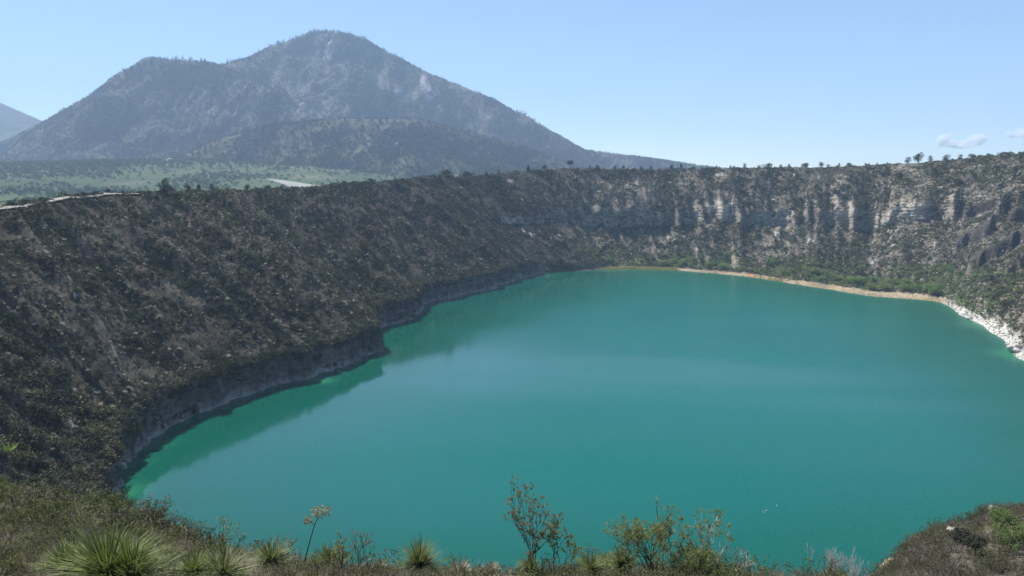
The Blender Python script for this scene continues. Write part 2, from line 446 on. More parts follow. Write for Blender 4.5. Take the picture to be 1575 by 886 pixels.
st = np.where(fF > .3, steep, steepL)
rk = mix(rock[None, :], np.array((.36, .315, .245))[None, :], sstep(-.2, .5, n_c + .5 * n_b))
col = mix(col, rk, st * np.where(fU < 1, 1, 0))
pale = fF * sstep(.18, .45, n_a + .25 * n_b) * sstep(.5, .62, fU) * (1 - sstep(.9, .97, fU)) * st
col = mix(col, tan[None, :], pale * .8)
col = mix(col, lav[None, :] * .75, np.clip(fR * steep * sstep(.2, .3, fU) * .9 + flat(LEDM) * .9, 0, 1))
# scattered pale boulders / scars on far-left wall
scar = sstep(.52, .62, fbm(fA / 6, fZ / 5, 141, 3)) * sstep(12.5, 14, flat(SECT[None, :])) * (fU > .1) * (fU < .95) * (1 - sstep(20, 22, flat(SECT[None, :])))
col = mix(col, np.array((.42, .40, .36))[None, :], scar * .9)
fS = flat(SECT[None, :])
# left shore cliffs: grey with a paler foot
cl = (fU < .03) * fL * (fZ > -1)
col = mix(col, np.array((.115, .11, .10))[None, :], np.clip(cl, 0, 1))
col = mix(col, np.array((.25, .24, .22))[None, :], np.clip(cl * (1 - sstep(1, 6, fZ + n_c * 3)), 0, 1))
strk_ = fbm(fA / 1.6, fZ / 14, 145, 3)
col = col * (1 + np.clip(cl, 0, 1) * .7 * strk_)[:, None]
# beach on the far shore and white crust on the right shore
bz = flat(uz[:, 0][None, :])
bm = (1 - sstep(bz * .9, bz * 1.25, fU + n_a * .012)) * sstep(15.2, 16, fS) * (1 - sstep(21.2, 21.7, fS))
col = mix(col, beach[None, :] , bm)
col = mix(col, np.array((.30, .27, .19))[None, :], bm * sstep(15, 16, fS) * (1 - sstep(17, 17.4, fS)))
col = mix(col, rust[None, :], bm * np.exp(-((fS - 18.15) / .3) ** 2) * sstep(-.1, .3, n_a))
col = mix(col, np.array((.33, .24, .1))[None, :], bm * (np.exp(-((fS - 20.85) / .25) ** 2) + .6 * np.exp(-((fS - 19.2) / .2) ** 2)) * (1 - sstep(bz * .2, bz * .55, fU)))
wm = (1 - sstep(3.2, 6.2, fZ + n_a * 4)) * sstep(21.0, 21.8, fS) * (1 - sstep(27, 28, fS))
col = mix(col, white[None, :], wm)
bm_v, wm_v = bm, wm
attr_c(cme, 'Col', np.clip(col, 0, 1))
link('crater_slopes', cme, M_GROUND, None, 'dark scrubby inner slopes and rock walls ringing the crater lake', None, None, 'structure')

# ------------------------------------------------------------------ the lake
gx = np.arange(-190, 420, 4.0); gy = np.arange(100, 900, 4.0)
GX, GY = np.meshgrid(gx, gy); LP = np.stack((GX.ravel(), GY.ravel()), 1)
dist = np.full(len(LP), 1e9)
for i in range(0, NC, 2): dist = np.minimum(dist, np.hypot(LP[:, 0] - shore[i, 0], LP[:, 1] - shore[i, 1]))
inside = np.zeros(len(LP), bool)
sx, sy = shore[:, 0], shore[:, 1]; jx, jy = np.roll(sx, 1), np.roll(sy, 1)
for i in range(NC):
    c_ = (sy[i] > LP[:, 1]) != (jy[i] > LP[:, 1])
    if c_.any():
        xi = (jx[i] - sx[i]) * (LP[:, 1] - sy[i]) / (jy[i] - sy[i] + 1e-12) + sx[i]
        inside ^= c_ & (LP[:, 0] < xi)
dist = np.where(inside, dist, 0)
plume = np.zeros(len(LP))
for px, py, rad, s in ((497, 586, 5, 1), (552, 555, 4, .8), (200, 714, 4, .9), (190, 757, 5, 1), (1560, 545, 12, .7), (240, 681, 6, .6), (1500, 500, 12, .45), (840, 424, 14, .5)):
    q = lake(px, py); plume += s * np.exp(-((LP[:, 0] - q[0]) ** 2 + (LP[:, 1] - q[1]) ** 2) / rad ** 2)
wme = mesh_np('water', np.stack((LP[:, 0], LP[:, 1], np.zeros(len(LP))), 1), grid_faces(len(gy), len(gx)))
dl = np.full(len(LP), 1e9)
for i in range(0, NC, 3):
    if SECT[i] < 13 or SECT[i] > NS - 1: dl = np.minimum(dl, np.hypot(LP[:, 0] - shore[i, 0], LP[:, 1] - shore[i, 1]))
calm = np.exp(-(dl / 95) ** 3); attr_f(wme, 'calm', calm)
ruf = np.zeros(len(LP))
for px, py, rx, ry, k_ in ((1110, 577, 60, 16, 1.0), (1000, 560, 50, 14, .6), (870, 567, 55, 18, .8), (760, 590, 60, 20, .4), (1300, 620, 60, 14, .25)):
    q = lake(px, py); dy_ = LP[:, 1] - q[1] + .12 * (LP[:, 0] - q[0])
    ruf += k_ * np.exp(-((LP[:, 0] - q[0]) / rx) ** 2 - (dy_ / ry) ** 2)
attr_f(wme, 'ruffle', ruf)
ts, tm_ = np.exp(-dist / 4.0), np.exp(-(dist / 75.0) ** 2)
wc = np.array((.0015, .112, .094))[None] * (1 - tm_)[:, None] + np.array((.003, .082, .056))[None] * tm_[:, None]  # near-shore colour also darkened to deepen the slope's dark reflection
wc = wc * (1 + .10 * fbm(LP[:, 0] / 120, LP[:, 1] / 120, 351, 3))[:, None]
wc = mix(wc, np.array((.02, .17, .09))[None], ts * .5); wc = mix(wc, np.array((.03, .20, .10))[None], np.clip(plume, 0, 1))
attr_c(wme, 'Col', wc)
m, nt, b = principled('lake_water'); MW = m
a1 = nt.nodes.new('ShaderNodeAttribute'); a1.attribute_name = 'Col'
nt.links.new(a1.outputs['Color'], b.inputs['Base Color'])
b.inputs['IOR'].default_value = 1.333
tc = nt.nodes.new('ShaderNodeTexCoord')
a2 = nt.nodes.new('ShaderNodeAttribute'); a2.attribute_name = 'ruffle'
a3 = nt.nodes.new('ShaderNodeAttribute'); a3.attribute_name = 'calm'
mp = nt.nodes.new('ShaderNodeMapping'); mp.inputs['Scale'].default_value = (.22, 1, 1); nt.links.new(tc.outputs['Object'], mp.inputs['Vector'])
big = nt.nodes.new('ShaderNodeTexNoise'); big.inputs['Scale'].default_value = .022; big.inputs['Detail'].default_value = 5
nt.links.new(mp.outputs[0], big.inputs['Vector'])
def mathn(op, x, y=None):
    n = nt.nodes.new('ShaderNodeMath'); n.operation = op
    for k_, q_ in enumerate((x, y)):
        if q_ is None: continue
        if isinstance(q_, (int, float)): n.inputs[k_].default_value = q_
        else: nt.links.new(q_, n.inputs[k_])
    return n.outputs[0]
streak = mathn('MULTIPLY', mathn('SUBTRACT', big.outputs['Fac'], .5), .55)
spec = mathn('ADD', mathn('ADD', mathn('MULTIPLY', a2.outputs['Fac'], 1.3), mathn('ADD', mathn('MULTIPLY', a3.outputs['Fac'], .5), .22)), streak)      # wind-ruffled water mirrors more sky
sm = nt.nodes.new('ShaderNodeClamp'); sm.inputs['Min'].default_value = .10; nt.links.new(spec, sm.inputs['Value']); nt.links.new(sm.outputs[0], b.inputs['Specular IOR Level'])
rgh = mathn('SUBTRACT', .25, mathn('MULTIPLY', a3.outputs['Fac'], .19)); nt.links.new(rgh, b.inputs['Roughness'])
wv = nt.nodes.new('ShaderNodeTexNoise'); wv.inputs['Scale'].default_value = 2.2; wv.inputs['Detail'].default_value = 4
nt.links.new(tc.outputs['Object'], wv.inputs['Vector'])
sub = nt.nodes.new('ShaderNodeVectorMath'); sub.operation = 'SUBTRACT'; sub.inputs[1].default_value = (.5, .5, .5); nt.links.new(wv.outputs['Color'], sub.inputs[0])
amp = mathn('ADD', mathn('MULTIPLY', mathn('SUBTRACT', 1.0, a3.outputs['Fac']), .30), .01)
scl_ = nt.nodes.new('ShaderNodeVectorMath'); scl_.operation = 'SCALE'; nt.links.new(sub.outputs[0], scl_.inputs[0]); nt.links.new(amp, scl_.inputs['Scale'])
flt = nt.nodes.new('ShaderNodeVectorMath'); flt.operation = 'MULTIPLY'; flt.inputs[1].default_value = (1, 1, 0); nt.links.new(scl_.outputs[0], flt.inputs[0])
upn = nt.nodes.new('ShaderNodeVectorMath'); upn.operation = 'ADD'; upn.inputs[1].default_value = (0, 0, 1); nt.links.new(flt.outputs[0], upn.inputs[0])
nrmn = nt.nodes.new('ShaderNodeVectorMath'); nrmn.operation = 'NORMALIZE'; nt.links.new(upn.outputs[0], nrmn.inputs[0]); nt.links.new(nrmn.outputs[0], b.inputs['Normal'])
link('lake_water', wme, MW, None, 'calm turquoise water of the crater lake', None, None, 'structure')

# ------------------------------------------------------------------ plain, mountain, hill beyond the rim
def azr(px): return (px - CXP) / FPX                 # x/y slope of a column
DIST = None
def ridge_height(X, Y, ridges, base=-400):
    global DIST
    H = np.full(X.shape, float(base)); DIST = np.full(X.shape, 1e9)
    for pts, kk in ridges:
        P = [at(*p) for p in pts]
        for A, B in zip(P[:-1], P[1:]):
            ab = B[:2] - A[:2]; t = np.clip(((X - A[0]) * ab[0] + (Y - A[1]) * ab[1]) / (ab @ ab), 0, 1)
            d = np.hypot(X - A[0] - t * ab[0], Y - A[1] - t * ab[1])
            if len(pts) > 5: DIST = np.minimum(DIST, d)
            d = np.sqrt(d * d + 25 ** 2) - 25
            H = np.maximum(H, A[2] + t * (B[2] - A[2]) - kk * d)
    return H
def plain_z(X, Y):
    r = np.hypot(X, Y)
    z = 58 + 10 * fbm(X / 900, Y / 900, 151, 3) * sstep(900, 2000, r)
    left = 1 - sstep(-.25, .05, X / np.maximum(Y, 1))
    z = z + left * (np.exp(-((X / np.maximum(Y, 1) + .42) / .22) ** 2) * 28 + 82) * sstep(1400, 3200, r) ** 1.2
    z = z + (1 - left) * 40 * sstep(1800, 3800, r)
    return z
def patch(px0, px1, r0, r1, nc, nr):
    a = np.linspace(azr(px0), azr(px1), nc)[None, :]; y = np.geomspace(r0, r1, nr)[:, None]
    return a * y + 0 * y, y + 0 * a
# plain: a wide sheet with the crater left out
px_ = np.concatenate((np.linspace(-9300, -3200, 22), np.linspace(-3000, 3000, 150), np.linspace(3200, 9300, 22)))
py_ = np.concatenate((np.linspace(-600, 4200, 130), np.linspace(4300, 7800, 24)))
PX, PY = np.meshgrid(px_, py_); PZ = plain_z(PX, PY)
rc = np.hypot((PX - 110) / 480, (PY - 470) / 690)
rd = np.full(PX.shape, 1e9)
rin = np.zeros(PX.size, bool); fx_, fy_ = PX.ravel(), PY.ravel()
ox, oy = rim[:, 0] + outd[:, 0] * 110, rim[:, 1] + outd[:, 1] * 110
jx, jy = np.roll(ox, 1), np.roll(oy, 1)
for i in range(NC):
    c_ = (oy[i] > fy_) != (jy[i] > fy_)
    if c_.any(): rin ^= c_ & (fx_ < (jx[i] - ox[i]) * (fy_ - oy[i]) / (jy[i] - oy[i] + 1e-12) + ox[i])
PZ = np.where(rin.reshape(PX.shape), -14, PZ)
PV = np.stack((PX, PY, PZ), -1).reshape(-1, 3); PFc = grid_faces(*PX.shape)
pme = mesh_np('plain', PV, PFc)
pn = fbm(PV[:, 0] / 350, PV[:, 1] / 350, 161, 4); pg = fbm(PV[:, 0] / 120, PV[:, 1] / 160, 165, 3)
pc = mix(np.array((.042, .066, .026))[None, :], np.array((.072, .096, .038))[None, :], sstep(-.3, .4, pn))
pc = mix(pc, np.array((.17, .155, .1))[None, :], sstep(.15, .3, pg) * .55); pc = mix(pc, np.array((.05, .085, .03))[None, :], sstep(-.15, -.3, pg) * .7)
attr_c(pme, 'Col', pc)
link('valley_plain', pme, M_FAR, None, 'green valley floor beyond the crater rim', None, None, 'structure')

def relief(X, Y, H, seed, amp, base):
    hh = np.clip((H - base) / 500, 0, 1)
    w = fbm(X / 500, Y / 500, seed, 3) * 160
    g = ridged((X + w) / 330, (Y + w) / 620, seed + 3, 4, .55) - .85
    g2 = ridged((X - w * .6) / 85, (Y + w) / 330, seed + 9, 3, .55) - .8
    return H + amp * (g * 1.0 + g2 * .45) * sstep(.02, .35, hh) * sstep(15, 190, DIST) + (6 * fbm(X / 45, Y / 45, seed + 5, 3)) * sstep(0, 60, DIST)

MOUNT = [
    ([(-260, 275, 4200), (-150, 262, 4200), (-60, 243, 4180), (0, 222, 4150), (60, 193, 4120), (130, 153, 4080), (200, 106, 4030), (230, 89, 4000), (300, 94, 4050), (345, 100, 4150)], .80),
    ([(345, 100, 4150), (400, 122, 3900), (450, 145, 3720), (490, 172, 3550), (520, 200, 3380)], .85),
    ([(230, 89, 4000), (238, 130, 3800), (246, 175, 3560), (262, 215, 3330), (280, 240, 3150)], .9),
    ([(300, 94, 4050), (335, 140, 3800), (360, 185, 3500), (365, 225, 3250)], .9),
    ([(130, 153, 4080), (140, 190, 3800), (150, 225, 3450)], .85),
    ([(345, 100, 4150), (380, 90, 4500), (430, 67, 4650), (480, 50, 4750), (520, 50, 4750), (556, 59, 4700), (600, 83, 4650), (650, 109, 4550), (700, 129, 4450), (750, 150, 4350), (800, 175, 4250), (850, 205, 4150), (900, 231, 4050), (960, 238, 4000), (1070, 254, 4000), (1180, 268, 4000)], .66),
    ([(480, 50, 4750), (498, 92, 4520), (508, 130, 4320), (515, 165, 4120)], 1.0),
    ([(430, 67, 4650), (440, 100, 4450), (452, 135, 4200)], 1.0),
    ([(556, 59, 4700), (570, 105, 4450), (572, 150, 4180)], 1.0),
    ([(600, 83, 4650), (612, 122, 4400), (620, 165, 4120)], 1.0),
    ([(650, 109, 4550), (662, 145, 4330), (672, 185, 4050)], .95),
    ([(700, 129, 4450), (705, 165, 4250), (710, 205, 3900)], .9),
    ([(750, 150, 4350), (752, 185, 4100), (750, 225, 3800)], .85),
    ([(850, 205, 4150), (840, 232, 3800), (830, 255, 3400)], .7),
]
MX, MY = patch(-330, 1330, 2900, 6400, 720, 300)
MZ = ridge_height(MX, MY, MOUNT); MZ = relief(MX, MY, MZ, 201, 115, 150)
MZ = np.maximum(MZ, -60)
MV = np.stack((MX, MY, MZ), -1).reshape(-1, 3); MF = grid_faces(300, 720)
def colour_far(V, seed, scars=()):
    a = fbm(V[:, 0] / 260, V[:, 1] / 260, seed, 4); b_ = fbm(V[:, 0] / 60, V[:, 2] / 60, seed + 4, 3)
    c_ = mix(np.array((.070, .060, .049))[None, :], np.array((.105, .090, .070))[None, :], sstep(-.3, .4, a))
    c_ = mix(c_, np.array((.085, .095, .05))[None, :], sstep(0, .5, b_) * .6)
    strk = ridged((V[:, 0] + 60 * a) / 46, V[:, 2] / 260 + V[:, 1] / 700, seed + 7, 3); bare = sstep(.62, .80, strk + .25 * b_) * sstep(300, 480, V[:, 2] + 120 * a) * sstep(-1750, -1350, V[:, 0])
    s = np.zeros(len(V))
    for px, py, Yd, rx, rz in scars:
        q = at(px, py, Yd); s = np.maximum(s, np.exp(-(((V[:, 0] - q[0]) / rx) ** 2 + ((V[:, 2] - q[2]) / rz) ** 2) ** 1.5) * (.55 + .8 * (b_ > -.2)))
    s = np.clip(s, 0, 1)
    c_ = mix(c_, np.array((.065, .082, .040))[None, :], (1 - sstep(110, 230, V[:, 2] + 60 * a)) * .85)
    c_ = mix(c_, np.array((.25, .24, .22))[None, :], bare * .4)
    c_ = mix(c_, np.array((.48, .46, .42))[None, :], s)
    return c_, np.clip(s + bare * .6, 0, 1)
MC, Mb = colour_far(MV, 211, ((504, 72, 4550, 14, 50), (508, 80, 4520, 10, 40), (650, 122, 4420, 16, 40), (657, 138, 4380, 20, 45), (662, 150, 4350, 16, 30)))
mme = mesh_np('mountain', MV, MF); attr_c(mme, 'Col', MC)
link('mountain', mme, M_FAR, None, 'hazy forested volcanic mountain with two peaks and pale rock scars', None, None, 'structure')

HILL = [([(280, 246, 2900), (310, 232, 2950), (350, 211, 3000), (420, 193, 3050), (530, 183, 3100), (640, 184, 3100), (720, 203, 3080), (800, 226, 3050), (880, 255, 3000), (960, 276, 2950)], .52)]
for px, py in ((330, 222), (390, 200), (450, 190), (510, 185), (570, 184), (630, 184), (690, 195), (750, 212), (810, 230)):
    HILL.append(([(px, py + 2, 3060), (px + (px - 560) * .04, py + 28 + (250 - py) * .1, 2830), (px + (px - 560) * .10, 265, 2560)], .75))
HX, HY = patch(180, 1060, 2250, 3600, 420, 170)
HZ = relief(HX, HY, ridge_height(HX, HY, HILL), 231, 26, 90); HZ = np.maximum(HZ, -60)
HV = np.stack((HX, HY, HZ), -1).reshape(-1, 3); HF = grid_faces(170, 420)
HC, Hb = colour_far(HV, 241, ((640, 215, 2900, 5, 14), (500, 225, 2850, 5, 10), (605, 220, 2800, 5, 10)))
hme = mesh_np('foothill', HV, HF); attr_c(hme, 'Col', HC)
link('foothill', hme, M_FAR, None, 'rounded wooded foothill in front of the mountain', None, None, 'structure')

DX, DY = patch(-700, 260, 5600, 7600, 220, 90)
DZ = relief(DX, DY, ridge_height(DX, DY, [([(-600, 215, 6800), (-330, 150, 6800), (-120, 128, 6800), (-40, 143, 6800), (0, 166, 6800), (32, 178, 6800), (75, 200, 6800), (160, 240, 6800), (240, 268, 6800)], .45)]), 251, 70, 150)
DZ = np.maximum(DZ, -60)
DV = np.stack((DX, DY, DZ), -1).reshape(-1, 3); DFc = grid_faces(90, 220)
dme = mesh_np('distant_mountain', DV, DFc); attr_c(dme, 'Col', colour_far(DV, 261)[0])
link('distant_mountain', dme, M_FAR, None, 'blue distant mountain shoulder at the edge of the picture', None, None, 'structure')

# height of what is seen beyond the rim (plain, hill)
def tri_z(GXa, GYa, GZa, x, y): 
    d = (GXa - x) ** 2 + (GYa - y) ** 2; i = np.argmin(d); return GZa.ravel()[i]

# forest on the mountain and hill, trees of the plain (far-off woods: stuff)
def pine_proto(seed):
    r = random.Random(seed); b_ = MB()
    b_.tube([(0, 0, -.1), (0, 0, .5), (0, 0, .95)], [.035, .025, .008], 3, .5)
    for i in range(26):
        t = r.random(); z = .22 + .78 * t; rad = .30 * (1 - t) ** .7 * r.uniform(.5, 1) + .02
        a = r.uniform(0, 6.283); p = Vector((math.cos(a) * rad * .4, math.sin(a) * rad * .4, z))
        b_.leaf(p, (math.cos(a), math.sin(a), r.uniform(-.3, .3)), rdir(r), rad * 1.0 + .08, .16 * (1.2 - t), r.uniform(.6, 1.3))
    return b_.mesh('pine_%d' % seed)
def round_proto(seed, n=40, leaf=.34):
    r = random.Random(seed); b_ = MB()
    b_.tube([(0, 0, -.15), (0.02, 0, .45)], [.05, .03], 3, .5)
    for i in range(n):
        d = rdir(r, -.55, 1); k_ = r.uniform(.55, 1) ** .5
        b_.leaf(Vector((d.x * .42 * k_, d.y * .42 * k_, .5 + d.z * .42 * k_)), rdir(r), rdir(r), leaf * r.uniform(.6, 1.2), leaf * .7, r.uniform(.6, 1.3))
    return b_.mesh('round_%d' % seed)
FOREST = proto_collection('forest_tree', [pine_proto(1), pine_proto(2), round_proto(3, 26, .4), round_proto(4, 26, .4)], M_FOREST)
def forest(name, V, F, bare, n, hmin, hmax, label, green, seed, zmin):
    w = (1 - bare) * (.25 + sstep(-.35, .35, fbm(V[:, 0] / 140, V[:, 1] / 140, seed, 3))) * (V[:, 2] > zmin) * (V[:, 1] < 5200)
    P, vi = sample_mesh(V, F, n, w)
    nn = len(P); h = rng.uniform(hmin, hmax, nn)
    scl = np.stack((h * rng.uniform(.8, 1.3, nn), h * rng.uniform(.8, 1.3, nn), h), 1)
    rot = np.zeros((nn, 3)); rot[:, 2] = rng.random(nn) * 6.28
    g = rng.random((nn, 1)); t = np.array(green[0])[None] * (1 - g) + np.array(green[1])[None] * g
    return P, rot, scl, rng.integers(0, 4, nn), t
A_ = forest('f', MV, MF, Mb, 120000, 4.5, 9.5, '', ((.050, .053, .036), (.075, .070, .050)), 271, 95)
# taller pines crowding the crests
crest = []
for pts, n in (([(480, 50, 4750), (520, 50, 4750), (556, 59, 4700)], 130), ([(556, 59, 4700), (650, 109, 4550), (750, 150, 4350), (850, 205, 4150)], 60), ([(430, 67, 4650), (480, 50, 4750)], 18), ([(232, 89, 4000), (300, 94, 4050), (345, 100, 4150), (380, 90, 4500), (430, 67, 4650)], 80), ([(0, 222, 4150), (130, 153, 4080), (230, 89, 4000)], 30)):
    Pw = [at(*p) for p in pts]
    for i in range(n):
        s_ = rng.random() * (len(Pw) - 1); j = min(int(s_), len(Pw) - 2); q = Pw[j] + (Pw[j + 1] - Pw[j]) * (s_ - j)
        q = q + np.array((rng.normal(0, 12), rng.normal(0, 25), 0)); crest.append((q[0], q[1], tri_z(MX, MY, MZ, q[0], q[1]) - 1))
crest = np.array(crest); nc_ = len(crest); hc = rng.uniform(14, 28, nc_)
def cat_(*xs): return np.concatenate(xs)
g = rng.random((nc_, 1))
scatter('mountain_forest', cat_(A_[0], crest), cat_(A_[1], np.zeros((nc_, 3))), cat_(A_[2], np.stack((hc * .8, hc * .8, hc), 1)),
        cat_(A_[3], rng.integers(0, 2, nc_)), cat_(A_[4], np.array((.035, .04, .028))[None] * (1 + g)), FOREST, 'sparse dark pine forest covering the hazy mountain', 'forest')
A_ = forest('h', HV, HF, Hb, 22000, 6, 13, '', ((.05, .055, .034), (.10, .095, .06)), 281, 70)
scatter('foothill_woods', *A_, FOREST, 'dark scrubby woods over the rounded foothill', 'woods')
# pale dry field in the valley
M_FIELD = mat_noise('dry_field', (.24, .23, .205), (.33, .32, .29), .03)
fp = []
for px, py in ((408, 275.5), (432, 277), (462, 281.5), (505, 288), (480, 294), (450, 289), (430, 282)):
    d = ray(px, py)
    t = 600.0
    while t < 4000 and CAMZ + d[2] * t > plain_z(np.array([d[0] * t]), np.array([d[1] * t]))[0] + .5: t += 10
    fp.append((d[0] * t, d[1] * t))
cxf, cyf = np.mean(fp, 0)
ffx = [];
for (ax, ay), (bx, by) in zip(fp, fp[1:] + fp[:1]):
    for s_ in np.linspace(0, 1, 8, endpoint=False): ffx.append((ax + (bx - ax) * s_, ay + (by - ay) * s_))
ffx = np.array(ffx); rings = np.concatenate([np.array((cxf, cyf))[None] * (1 - s_) + ffx * s_ for s_ in (.02, .25, .5, .75, 1.0)])
fz = np.array([plain_z(np.array([x]), np.array([y]))[0] for x, y in rings]) + 1.0
link('dry_field', mesh_np('dry_field', np.column_stack((rings, fz)), grid_faces(5, len(ffx), True)[:, ::-1]), M_FIELD, None, 'pale bare field in the valley behind the rim', None, None, 'structure')

wpl = ((PV[:, 1] > 1000) & (PV[:, 1] < 4200) & (PV[:, 0] < .1 * PV[:, 1]) & (PV[:, 0] > -.95 * PV[:, 1])) * (.05 + 1.5 * sstep(.0, .22, fbm(PV[:, 0] / 160, PV[:, 1] / 240, 291, 3)) + 1.6 * sstep(2300, 3000, np.hypot(PV[:, 0], PV[:, 1])))
Pp, vi = sample_mesh(PV, PFc, 60000, wpl.astype(float)); 
_k = np.array([((Pp[:, 0] - cxf) * math.cos(a) + (Pp[:, 1] - cyf) * math.sin(a)) < max((x - cxf) * math.cos(a) + (y - cyf) * math.sin(a) for x, y in fp) * .98 for a in np.linspace(0, 6.28, 24)]).all(0)
Pp = Pp[~_k]; nn = len(Pp); h = rng.uniform(3, 9, nn)
rot = np.zeros((nn, 3)); rot[:, 2] = rng.random(nn) * 6.28; g = rng.random((nn, 1))
scatter('valley_trees', Pp, rot, np.stack((h * 1.2, h * 1.2, h), 1), rng.integers(2, 4, nn), np.array((.05, .085, .03))[None] * (1 - g) + np.array((.11, .14, .05))[None] * g,
        FOREST, 'scattered green trees and bushes over the valley floor', 'trees')


# ------------------------------------------------------------------ the near slope under the viewpoint and its spur
NEAR = [  # column, row of its brow, distance of the brow, on-spur flag
    (-900, 660, 60, 0), (-300, 730, 62, 0), (0, 762, 58, 0), (110, 774, 50, 0), (230, 799, 42, 0), (300, 828, 34, 0), (360, 853, 25, 0), (430, 872, 20, 0),
    (500, 878, 19, 0), (600, 882, 19, 0), (800, 884, 19.5, 0), (1000, 886, 19.5, 0), (1150, 898, 20, 0), (1240, 900, 20, 0), (1290, 894, 19.5, 0), (1322, 912, 24, .3), (1345, 905, 62, 1),
    (1370, 878, 75, 1), (1400, 836, 85, 1), (1440, 814, 92, 1), (1500, 803, 97, 1), (1518, 786, 100, 1), (1575, 778, 104, 1), (1750, 770, 108, 1), (2100, 720, 108, 1), (2900, 640, 100, 1)]
naz = []; 
for px, py, rs, sp in NEAR:
    d = ray(px, py); hyp = math.hypot(d[0], d[1]); naz.append((math.atan2(d[0], d[1]), -d[2] / hyp, rs, sp))
naz = np.array(naz)
def near_z(x, y, rough=True):
    x = np.asarray(x, float); y = np.asarray(y, float)
    az = np.arctan2(x, y); r = np.hypot(x, y)
    D = np.interp(az, naz[:, 0], naz[:, 1]); rs = np.interp(az, naz[:, 0], naz[:, 2]); sp = np.interp(az, naz[:, 0], naz[:, 3])
    zs = -D * rs
    lin = -2.2 + (zs + 2.2) * np.clip(r / rs, 0, 1)
    r1, z1, r2, z2 = 15., -9.8, 52., -26.2
    spz = np.where(r < r1, -2.2 + (z1 + 2.2) * r / r1, np.where(r < r2, z1 + (z2 - z1) * (r - r1) / (r2 - r1), z2 + (zs - z2) * np.clip((r - r2) / np.maximum(rs - r2, 5), 0, 1)))
    zin = lin * (1 - sp) + spz * sp
    ex = np.maximum(r - rs, 0)
    z = zin - (D + .1) * ex - .55 * ex * ex / (ex + 9)
    if rough:
        z = z + (fbm(x / 6, y / 6, 301, 3) * .38 * np.clip(r / 25, .3, 1.6) + fbm(x / 1.4, y / 1.4, 305, 3) * .10) * np.clip(r / 8, 0, 1)
    return CAMZ + z
naw = np.linspace(-1.15, 1.2, 520); nr_ = np.geomspace(1.2, 150, 190)
NA, NRr = np.meshgrid(naw, nr_); NX, NY = NRr * np.sin(NA), NRr * np.cos(NA); NZ = near_z(NX, NY)
NV = np.stack((NX, NY, NZ), -1).reshape(-1, 3); NF = grid_faces(190, 520)[:, ::-1]
nme = mesh_np('near_slope', NV, NF)
nn_ = np.zeros(len(NV) * 3, np.float32); nme.vertices.foreach_get('normal', nn_); nn_ = nn_.reshape(-1, 3)
if nn_[:, 2].mean() < 0: print('near flipped')
q1 = fbm(NV[:, 0] / 4, NV[:, 1] / 4, 311, 4)
ncol = mix(np.array((.10, .085, .065))[None], np.array((.17, .15, .115))[None], sstep(-.4, .4, q1))
ncol = mix(ncol, np.array((.13, .112, .088))[None], 1 - sstep(.45, .62, nn_[:, 2] + q1 * .05))
attr_c(nme, 'Col', ncol)
link('near_slope', nme, M_NEAR, None, 'scrubby near slope falling away below the viewpoint', None, None, 'structure')

# ------------------------------------------------------------------ scrub on the crater slopes
def bush_proto(seed, n=70, leaf=.22, flat_=.8, stems=5):
    r = random.Random(seed); b_ = MB()
    for i in range(stems):
        d = rdir(r, .4, 1); b_.tube([(0, 0, -.25), tuple(d * .35), tuple(d * .7)], [.03, .02, .006], 3, .55)
    lob = [(rdir(r, -.1, 1) * r.uniform(.2, .45), r.uniform(.28, .45)) for _ in range(6)]
    for i in range(n):
        c_, rad = r.choice(lob); d = rdir(r, -.6, 1)
        p = c_ + d * rad * r.uniform(.6, 1); p.z = max(p.z * flat_ + .12, .02)
        b_.leaf(p, rdir(r, -.2, 1), rdir(r), leaf * r.uniform(.5, 1.3), leaf * r.uniform(.35, .7), r.uniform(.6, 1.35))
    return b_.mesh('bush_%d' % seed)
def twig_proto(seed, n=46):
    r = random.Random(seed); b_ = MB()
    for i in range(n):
        d = rdir(r, .15, 1); L = r.uniform(.5, .95)
        b_.blade((r.gauss(0, .06), r.gauss(0, .06), -.08), d, L, .035, .15, 2, r.uniform(.7, 1.3))
    for i in range(34):
        d = rdir(r, .0, 1) * r.uniform(.55, .9)
        b_.leaf(d, rdir(r), rdir(r), .13, .07, r.uniform(.7, 1.5))
    return b_.mesh('twig_%d' % seed)
def rosette_proto(seed, n=44, trunk=.5):
    r = random.Random(seed); b_ = MB()
    b_.tube([(0, 0, -.2), (.02, 0, trunk)], [.07, .06], 5, .4)
    for i in range(n):
        d = rdir(r, -.25, 1)
        b_.blade((0, 0, trunk), d, r.uniform(.38, .55), .075, .15, 2, r.uniform(.8, 1.35) * (1.0 if d.z > .1 else .6))
    return b_.mesh('rosette_%d' % seed)
SCRUB = proto_collection('scrub_plant', [bush_proto(21), bush_proto(22, 80, .2, .7), bush_proto(23, 90, .25, 1.0, 6), twig_proto(24), twig_proto(25), rosette_proto(26, 44, .35), rosette_proto(27, 40, .75), rosette_proto(28, 50, .15)], M_SCRUB)
clump = fbm(fA / 26, fU * 6, 321, 3); clump2 = fbm(fA / 9, fU * flat(width[None, :]) / 9, 325, 3)
steepness = sstep(.40, .62, slope)
veg = steepness * (fZ > 1.5) * (1 - .98 * np.clip(bm_v * 1.2, 0, 1)) * (1 - .97 * wm_v) * (fU < 1.12) * (.42 + .8 * sstep(-.3, .25, clump2)) * (1 - .6 * flat(LEDM))
veg = veg * (1 - .6 * fF * pale) * (1 - .7 * scar) * np.where(fS > 26.5, np.where(fS < 31, .15, 1), 1)
veg = veg * (1 + .9 * (fU < .09) * fL) * np.where(fU > 1.02, .5, 1)
